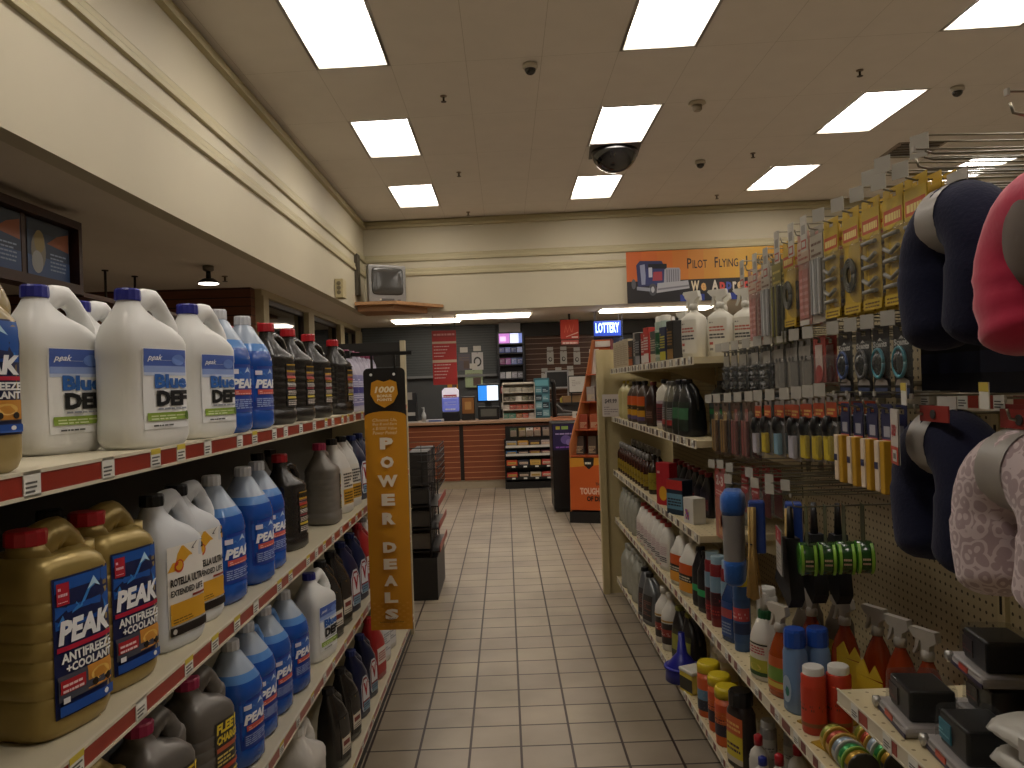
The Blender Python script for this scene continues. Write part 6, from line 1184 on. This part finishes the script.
for z, nn, lvl in ((.80, 6, 'basket'), (.67, 5, 'upper shelf'), (.51, 5, 'middle shelf'), (.35, 5, 'lower shelf')):
    for q in range(nn):
        c = R.choice(['241f1d', '38332f', '453d38', '2c2826', '504842', '3a1c1c', '1a1c20']); h = .24 if z > .78 else .11
        b = make_box('carton', 'l', 'x', .08, .14, h, M(c, .5, var=.15), bands((.3, .7, '78706a', 'l'))); b.name = 'small_carton'
        place(b, [(-.64, 5.85-.25+q*(.52/(nn-1)), z+.0095, H90, 'small carton on the wire rack, %s, %s from the near end' % (lvl, ORD[q].replace('nearest', 'first')))], 'carton')
# ================================================================ HIGH UP: banner, television, cameras
by0 = 12.06
t = thing('banner', 'wide orange and black banner with a truck picture on the header wall', 'banner', (1.95, HY(1.95)-.05, 2.72), math.atan(SH))
mb = MB(); mb.box(0, 0, 0, 2.85, .012, .80); mb.build('panel', M('a87420', .5, var=0), t)
a = plane_art((0, -.001, 0), (2.85, 0, 0), (0, 0, .80))
n = 12
for k in range(n):
    c = ['c0602a', 'c4662a', 'c46c2a', 'c0742a', 'bf7c2c', 'bf852c', 'c08e2e', 'c0922e', 'bf922e', 'be8c2c', 'bc842c', 'b87a2c'][k]; a.rect(k/n, .42, (k+1)/n, 1, c, off=.0012)
a.layer = 2
a.rect(0, 0, 1, .42, '1d1a1c')
a.text('P', .328, .63, .352, .83, '1c1714', .01); a.text('ILOT', .357, .63, .435, .79, '1c1714', .01); a.text('F', .475, .63, .493, .83, '1c1714', .01); a.text('LYING', .499, .63, .60, .79, '1c1714', .01); a.text('J', .632, .63, .65, .83, '1c1714', .01); a.text('#673', .685, .63, .79, .83, '1c1714', .01)
x = .345
for ch, c, w_ in (('W', 'cfc0a0', .04), ('e', 'd0a060', .025), (' ', '', .018), ('A', 'c8c0b0', .032), ('p', 'c0443a', .026), ('p', '3a4a9a', .026), ('r', 'c8c0b0', .018), ('e', 'd0b080', .026), ('c', 'c0443a', .024), ('i', '3a4a9a', .012), ('a', 'c8b8a8', .026), ('t', 'c0443a', .018), ('e', 'c8c0b0', .026)):
    if ch != ' ': lo = .13 if ch == 'p' else .19; hi = .39 if ch in 'WA' else .345 if ch != 't' and ch != 'i' else .38; a.text(ch, x, lo, x+w_*1.12, hi, c, .04)
    x += w_*1.33
for k, c in enumerate(('2a3a8a', '2a3a8a', '2a3a8a', '2a3a8a', '2a3a8a')): a.rect(.285+.085*k, .0, .33+.085*k, .13, c)
# truck: sleeper, cab, grille, bumper, wheels
Q = lambda pts: [(.0+.33*u, .06+.86*v) for u, v in pts]
a.poly(Q([(.18, .30), (.16, .78), (.22, .88), (.58, .86), (.60, .80), (.56, .30)]), '2b3058'); a.poly(Q([(.24, .34), (.22, .78), (.30, .80), (.32, .34)]), '8a90a8'); a.poly(Q([(.34, .66), (.36, .80), (.66, .79), (.66, .66)]), '14161c')
a.poly(Q([(.30, .34), (.32, .70), (.66, .68), (.68, .34)]), '2d3566'); a.poly(Q([(.42, .42), (.44, .62), (.58, .62), (.58, .42)]), '9a3a44'); a.poly(Q([(.36, .50), (.36, .72), (.42, .72), (.42, .50)]), 'b0b4c0')
a.poly(Q([(.60, .26), (.62, .66), (.66, .70), (.86, .69), (.88, .64), (.87, .26)]), '9a9aa2'); 
for k in range(6): u = .65+.036*k; a.poly(Q([(u, .30), (u+.004, .66), (u+.018, .66), (u+.016, .30)]), '6a6a74')
a.poly(Q([(.48, .14), (.50, .36), (1.0, .40), (1.02, .22)]), 'a4a4aa'); a.poly(Q([(.50, .20), (.50, .24), (1.01, .30), (1.01, .26)]), '76767e')
a.disc(*Q([(.42, .22)])[0], .022, .12, '4a4a50'); a.disc(*Q([(.42, .22)])[0], .009, .06, 'b0b0b4'); a.disc(*Q([(.11, .36)])[0], .012, .10, '55555a'); a.poly(Q([(.16, .22), (.16, .30), (.38, .26), (.38, .18)]), '8a8e98')
a.build('print', t)
# corner shelf and television
t = thing('corner_shelf', 'wooden corner shelf mounted under the television', 'shelf', (-2.18, 12.4, 2.77))
mb = MB(); mb.prism([(0, .05), (0, -.85), (.62, -.85), (1.25, -.10), (1.25, -.03)], 0, .045, 'z'); mb.build('board', wood('b0845a', .45), t)
mb = MB(); mb.prism([(0.02, .0), (0.02, -.75), (.56, -.75), (1.0, -.12)], -.09, 0, 'z'); mb.build('apron', wood('94683f', .5), t)
r = proto('television', 'l', 'x'); mb = MB(); mb.box(-.30, 0, .0, .30, .10, .57, 0, None, .02); mb.build('front_bezel', M('7c7a76', .4, var=.03), r)
rings = [[(hx*a, y, .29+cz+hz*b) for a, b in (se(2*PI*(j+.5)/28, 6) for j in range(28))] for y, hx, hz, cz in ((.1, .28, .26, 0), (.2, .25, .23, -.0), (.38, .17, .17, -.03), (.42, .15, .15, -.03))]
mb = MB(); mb.loft(rings, 0); mb.build('rear_housing', M('1f1e1f', .45), r)
rings = [[(hx*a, y, .32+hz*b) for a, b in (se(2*PI*(j+.5)/28, 8) for j in range(28))] for y, hx, hz in ((-.004, .25, .205), (-.012, .235, .19), (-.017, .15, .12), (-.018, .02, .02))]
mb = MB(); mb.loft(rings, 0); mb.build('screen', M('3c3b38', .12, spec=.7, var=0), r); mb = MB(); mb.box(-.1, -.006, .03, .1, 0, .06); mb.box(.15, -.006, .03, .2, 0, .05); mb.build('control_panel', M('4a4846', .4), r)
on(r, -1.72, 11.78, 2.8155, .5, 'old grey tube television on the wooden corner shelf', 'television')
r = proto('wall_speaker', 'l', 'x'); mb = MB(); mb.box(0, -.16, -.13, .11, .06, .12, 0, None, .01); mb.build('cabinet', M('b3a67e', .5), r); mb = MB()
for z in (-.06, .0, .06): mb.lathe([(.028, 0), (.028, .004), (.02, .006)], n=16, T=Matrix.Translation((.055, -.16, z)) @ Matrix.Rotation(PI/2, 4, 'X'))
mb.build('grille', M('6a6046', .5), r); on(r, X0+.001, 10.4, 2.86, lab='small cream box speaker on the left fascia near the television', cat='speaker')
r = proto('wall_rack', 'l', 'x'); mb = MB(); mb.box(0, -.1, -.62, .05, .1, .0); mb.build('panel', M('3e382c', .5, var=.2), r); on(r, X0+.001, 11.75, 3.55, lab='narrow dark panel on the left wall behind the television', cat='wall panel')
# domes, detectors, sprinklers, vent
r = proto('security_dome', 'l', 'x'); W_ = .5; mb = MB(); mb.box(-.29, -.29, -.012, .29, .29, -.0005, 0, None, .004); mb.build('mount_plate', M('4a4340', .5), r)
mb = MB(); mb.lathe([(.27*math.cos(q), -.012-.25*math.sin(q)) for q in [PI/2*k/10 for k in range(10)]]+[(.01, -.262)], n=32); mb.build('dome', M('0c0b0c', .06, spec=.9, var=0), r)
on(r, 1.36, 9.05, CEIL-.001, math.atan(SH), 'large black security dome between two ceiling lights over the aisle', 'security dome')
r = proto('security_camera', 'l', 'x'); mb = MB(); mb.lathe([(.06, 0), (.065, -.03), (.055, -.045)], n=22); mb.build('mount', M('b8b0a4', .5), r); mb = MB(); mb.lathe([(.048*math.cos(q), -.045-.048*math.sin(q)) for q in [PI/2*k/7 for k in range(7)]]+[(.004, -.093)], n=22); mb.build('dome', M('100e0e', .08, spec=.9, var=0), r)
place(r, [(.30, 6.55, CEIL-.001, 0, 'small white security camera on the ceiling left of the nearest middle light'), (2.5, 9.6, CEIL-.001, 0, 'small black security camera right of the big dome'), (4.39, 7.37, CEIL-.001, 0, 'small white security camera on the ceiling at the right')], 'security camera')
r = proto('smoke_detector', 'l', 'x'); mb = MB(); mb.lathe([(.08, 0), (.085, -.015), (.06, -.03)], n=24); mb.build('base', M('b5aa98', .5), r); mb = MB(); mb.lathe([(.045, -.03), (.045, -.07), (.035, -.085)], n=24); mb.build('sensor', M('9c917f', .5), r); on(r, 1.96, 7.57, CEIL-.001, lab='cream smoke detector on the ceiling right of the middle light', cat='smoke detector')
r = proto('sprinkler_head', 'l', 'x'); mb = MB(); mb.lathe([(.032, 0), (.03, -.008), (.012, -.012)], n=16); mb.build('rosette', M('7a6a58', .4), r); mb = MB(); mb.lathe([(.010, -.01), (.01, -.045), (.004, -.05)], n=12); mb.lathe([(.026, -.052), (.026, -.056)], n=14); mb.build('deflector', M('3a2c20', .4, metal=.5), r)
place(r, [(x, y, (CEIL if i < 6 else LOW)-.001, 0, 'sprinkler head '+l) for i, (x, y, l) in enumerate(((-.48, 7.21, 'right of the middle left ceiling light'), (-.49, 9.78, 'near the farthest left ceiling light'), (-.48, 12.02, 'close to the header wall'), (3.07, 9.34, 'left of the farthest right-hand light'), (3.24, 6.89, 'in front of the middle right-hand light'), (3.2, 11.42, 'near the header wall at the right'), (-2.83, 8.01, 'in the low left ceiling behind the downlight')))], 'sprinkler head', None)
r = proto('ceiling_vent', 'l', 'x'); mb = MB(); mb.box(-.29, -.29, -.008, .29, .29, -.0005); mb.build('frame', M('8a7d70', .5), r)
for k in range(5): mb = MB(); y = -.22+.11*k; mb.box(-.24, y-.03, -.02, .24, y+.03, -.009, 0, Matrix.Rotation(.0, 4, 'X')); mb.build('louvre', M('4a3f36', .5), r)
on(r, 5.02, 9.36, CEIL-.001, math.atan(SH), 'square brown ceiling vent at the right', 'vent')
r = proto('downlight', 'l', 'x'); mb = MB(); mb.lathe([(.05, 0), (.05, -.04), (.035, -.05)], n=22); mb.build('can', M('6a6154', .5), r); mb = MB(); mb.lathe([(.02, -.05), (.025, -.12)], n=16); mb.build('neck', M('1e1b18', .4), r)
mb = MB(); mb.lathe([(.05, -.12), (.10, -.155), (.10, -.165)], n=24); mb.build('shade', M('2a2622', .4), r); mb = MB(); mb.lathe([(.09, -.166), (.09, -.169)], n=24); mb.build('lamp', M('fff4e4', .4, var=0, emit=9), r)
for o in r.children: pass
on(r, -2.75, 7.35, LOW-.001, lab='small round downlight hanging from the low left ceiling', cat='downlight')
# lit-less menu boards and brown frame over the left bay
t = thing('menu_board', 'brown framed row of picture boards under the low left ceiling', 'menu board', (-2.74, 3.3, 0))
mb = MB(); mb.box(-.10, 0, 2.60, .02, 1.80, 2.65); mb.box(-.10, 0, 2.18, .02, 1.80, 2.24); mb.box(-.1, 1.76, 2.24, .02, 1.80, 2.60); mb.box(-.1, 0, 2.24, -.06, 1.76, 2.60); [mb.box(-.1, q-.02, 2.24, -.03, q+.02, 2.60) for q in (.26, .76, 1.26)]
mb.build('frame', wood('3a2016', .4), t)
for k in range(3):
    y0 = .29+.5*k; a = plane_art((-.03, y0, 2.25), (0, .44, 0), (0, 0, .34))
    a.rect(0, 0, 1, 1, '24364f'); a.rect(0, .0, 1, .35, '35507c'); a.rect(0, .78, 1, 1, '1c2c3c'); a.poly([(.45, .62), (.7, .8), (.98, .9), (.98, .55)], '8a4a26'); a.disc(.25, .45, .17, .33, '7a7468'); a.disc(.27, .62, .12, .2, '8a7a4a'); a.disc(.22, .25, .13, .2, '9a9a98'); a.lines(.52, .15, .9, .5, 5, '8a9ab4', .4); a.build('picture_panel', t)
mb = MB(); mb.box(-.10, 1.8, 2.17, .02, 3.6, 2.20); mb.build('rail', wood('4a2a1c', .4), t)
for x, y in ((-3.74, 7.4), (-3.66, 7.82)):
    r = proto('hanging_rod', 'l', 'x'); mb = MB(); mb.tube([(0, 0, 0), (0, 0, -.42)], .012, 8); mb.lathe([(.03, 0), (.03, -.01)], n=12); mb.build('rod', M('1e1712', .5), r); on(r, x, y, LOW-.001, lab='dark rod hanging from the low left ceiling, '+('left one' if y < 7.5 else 'right one'), cat='rod')
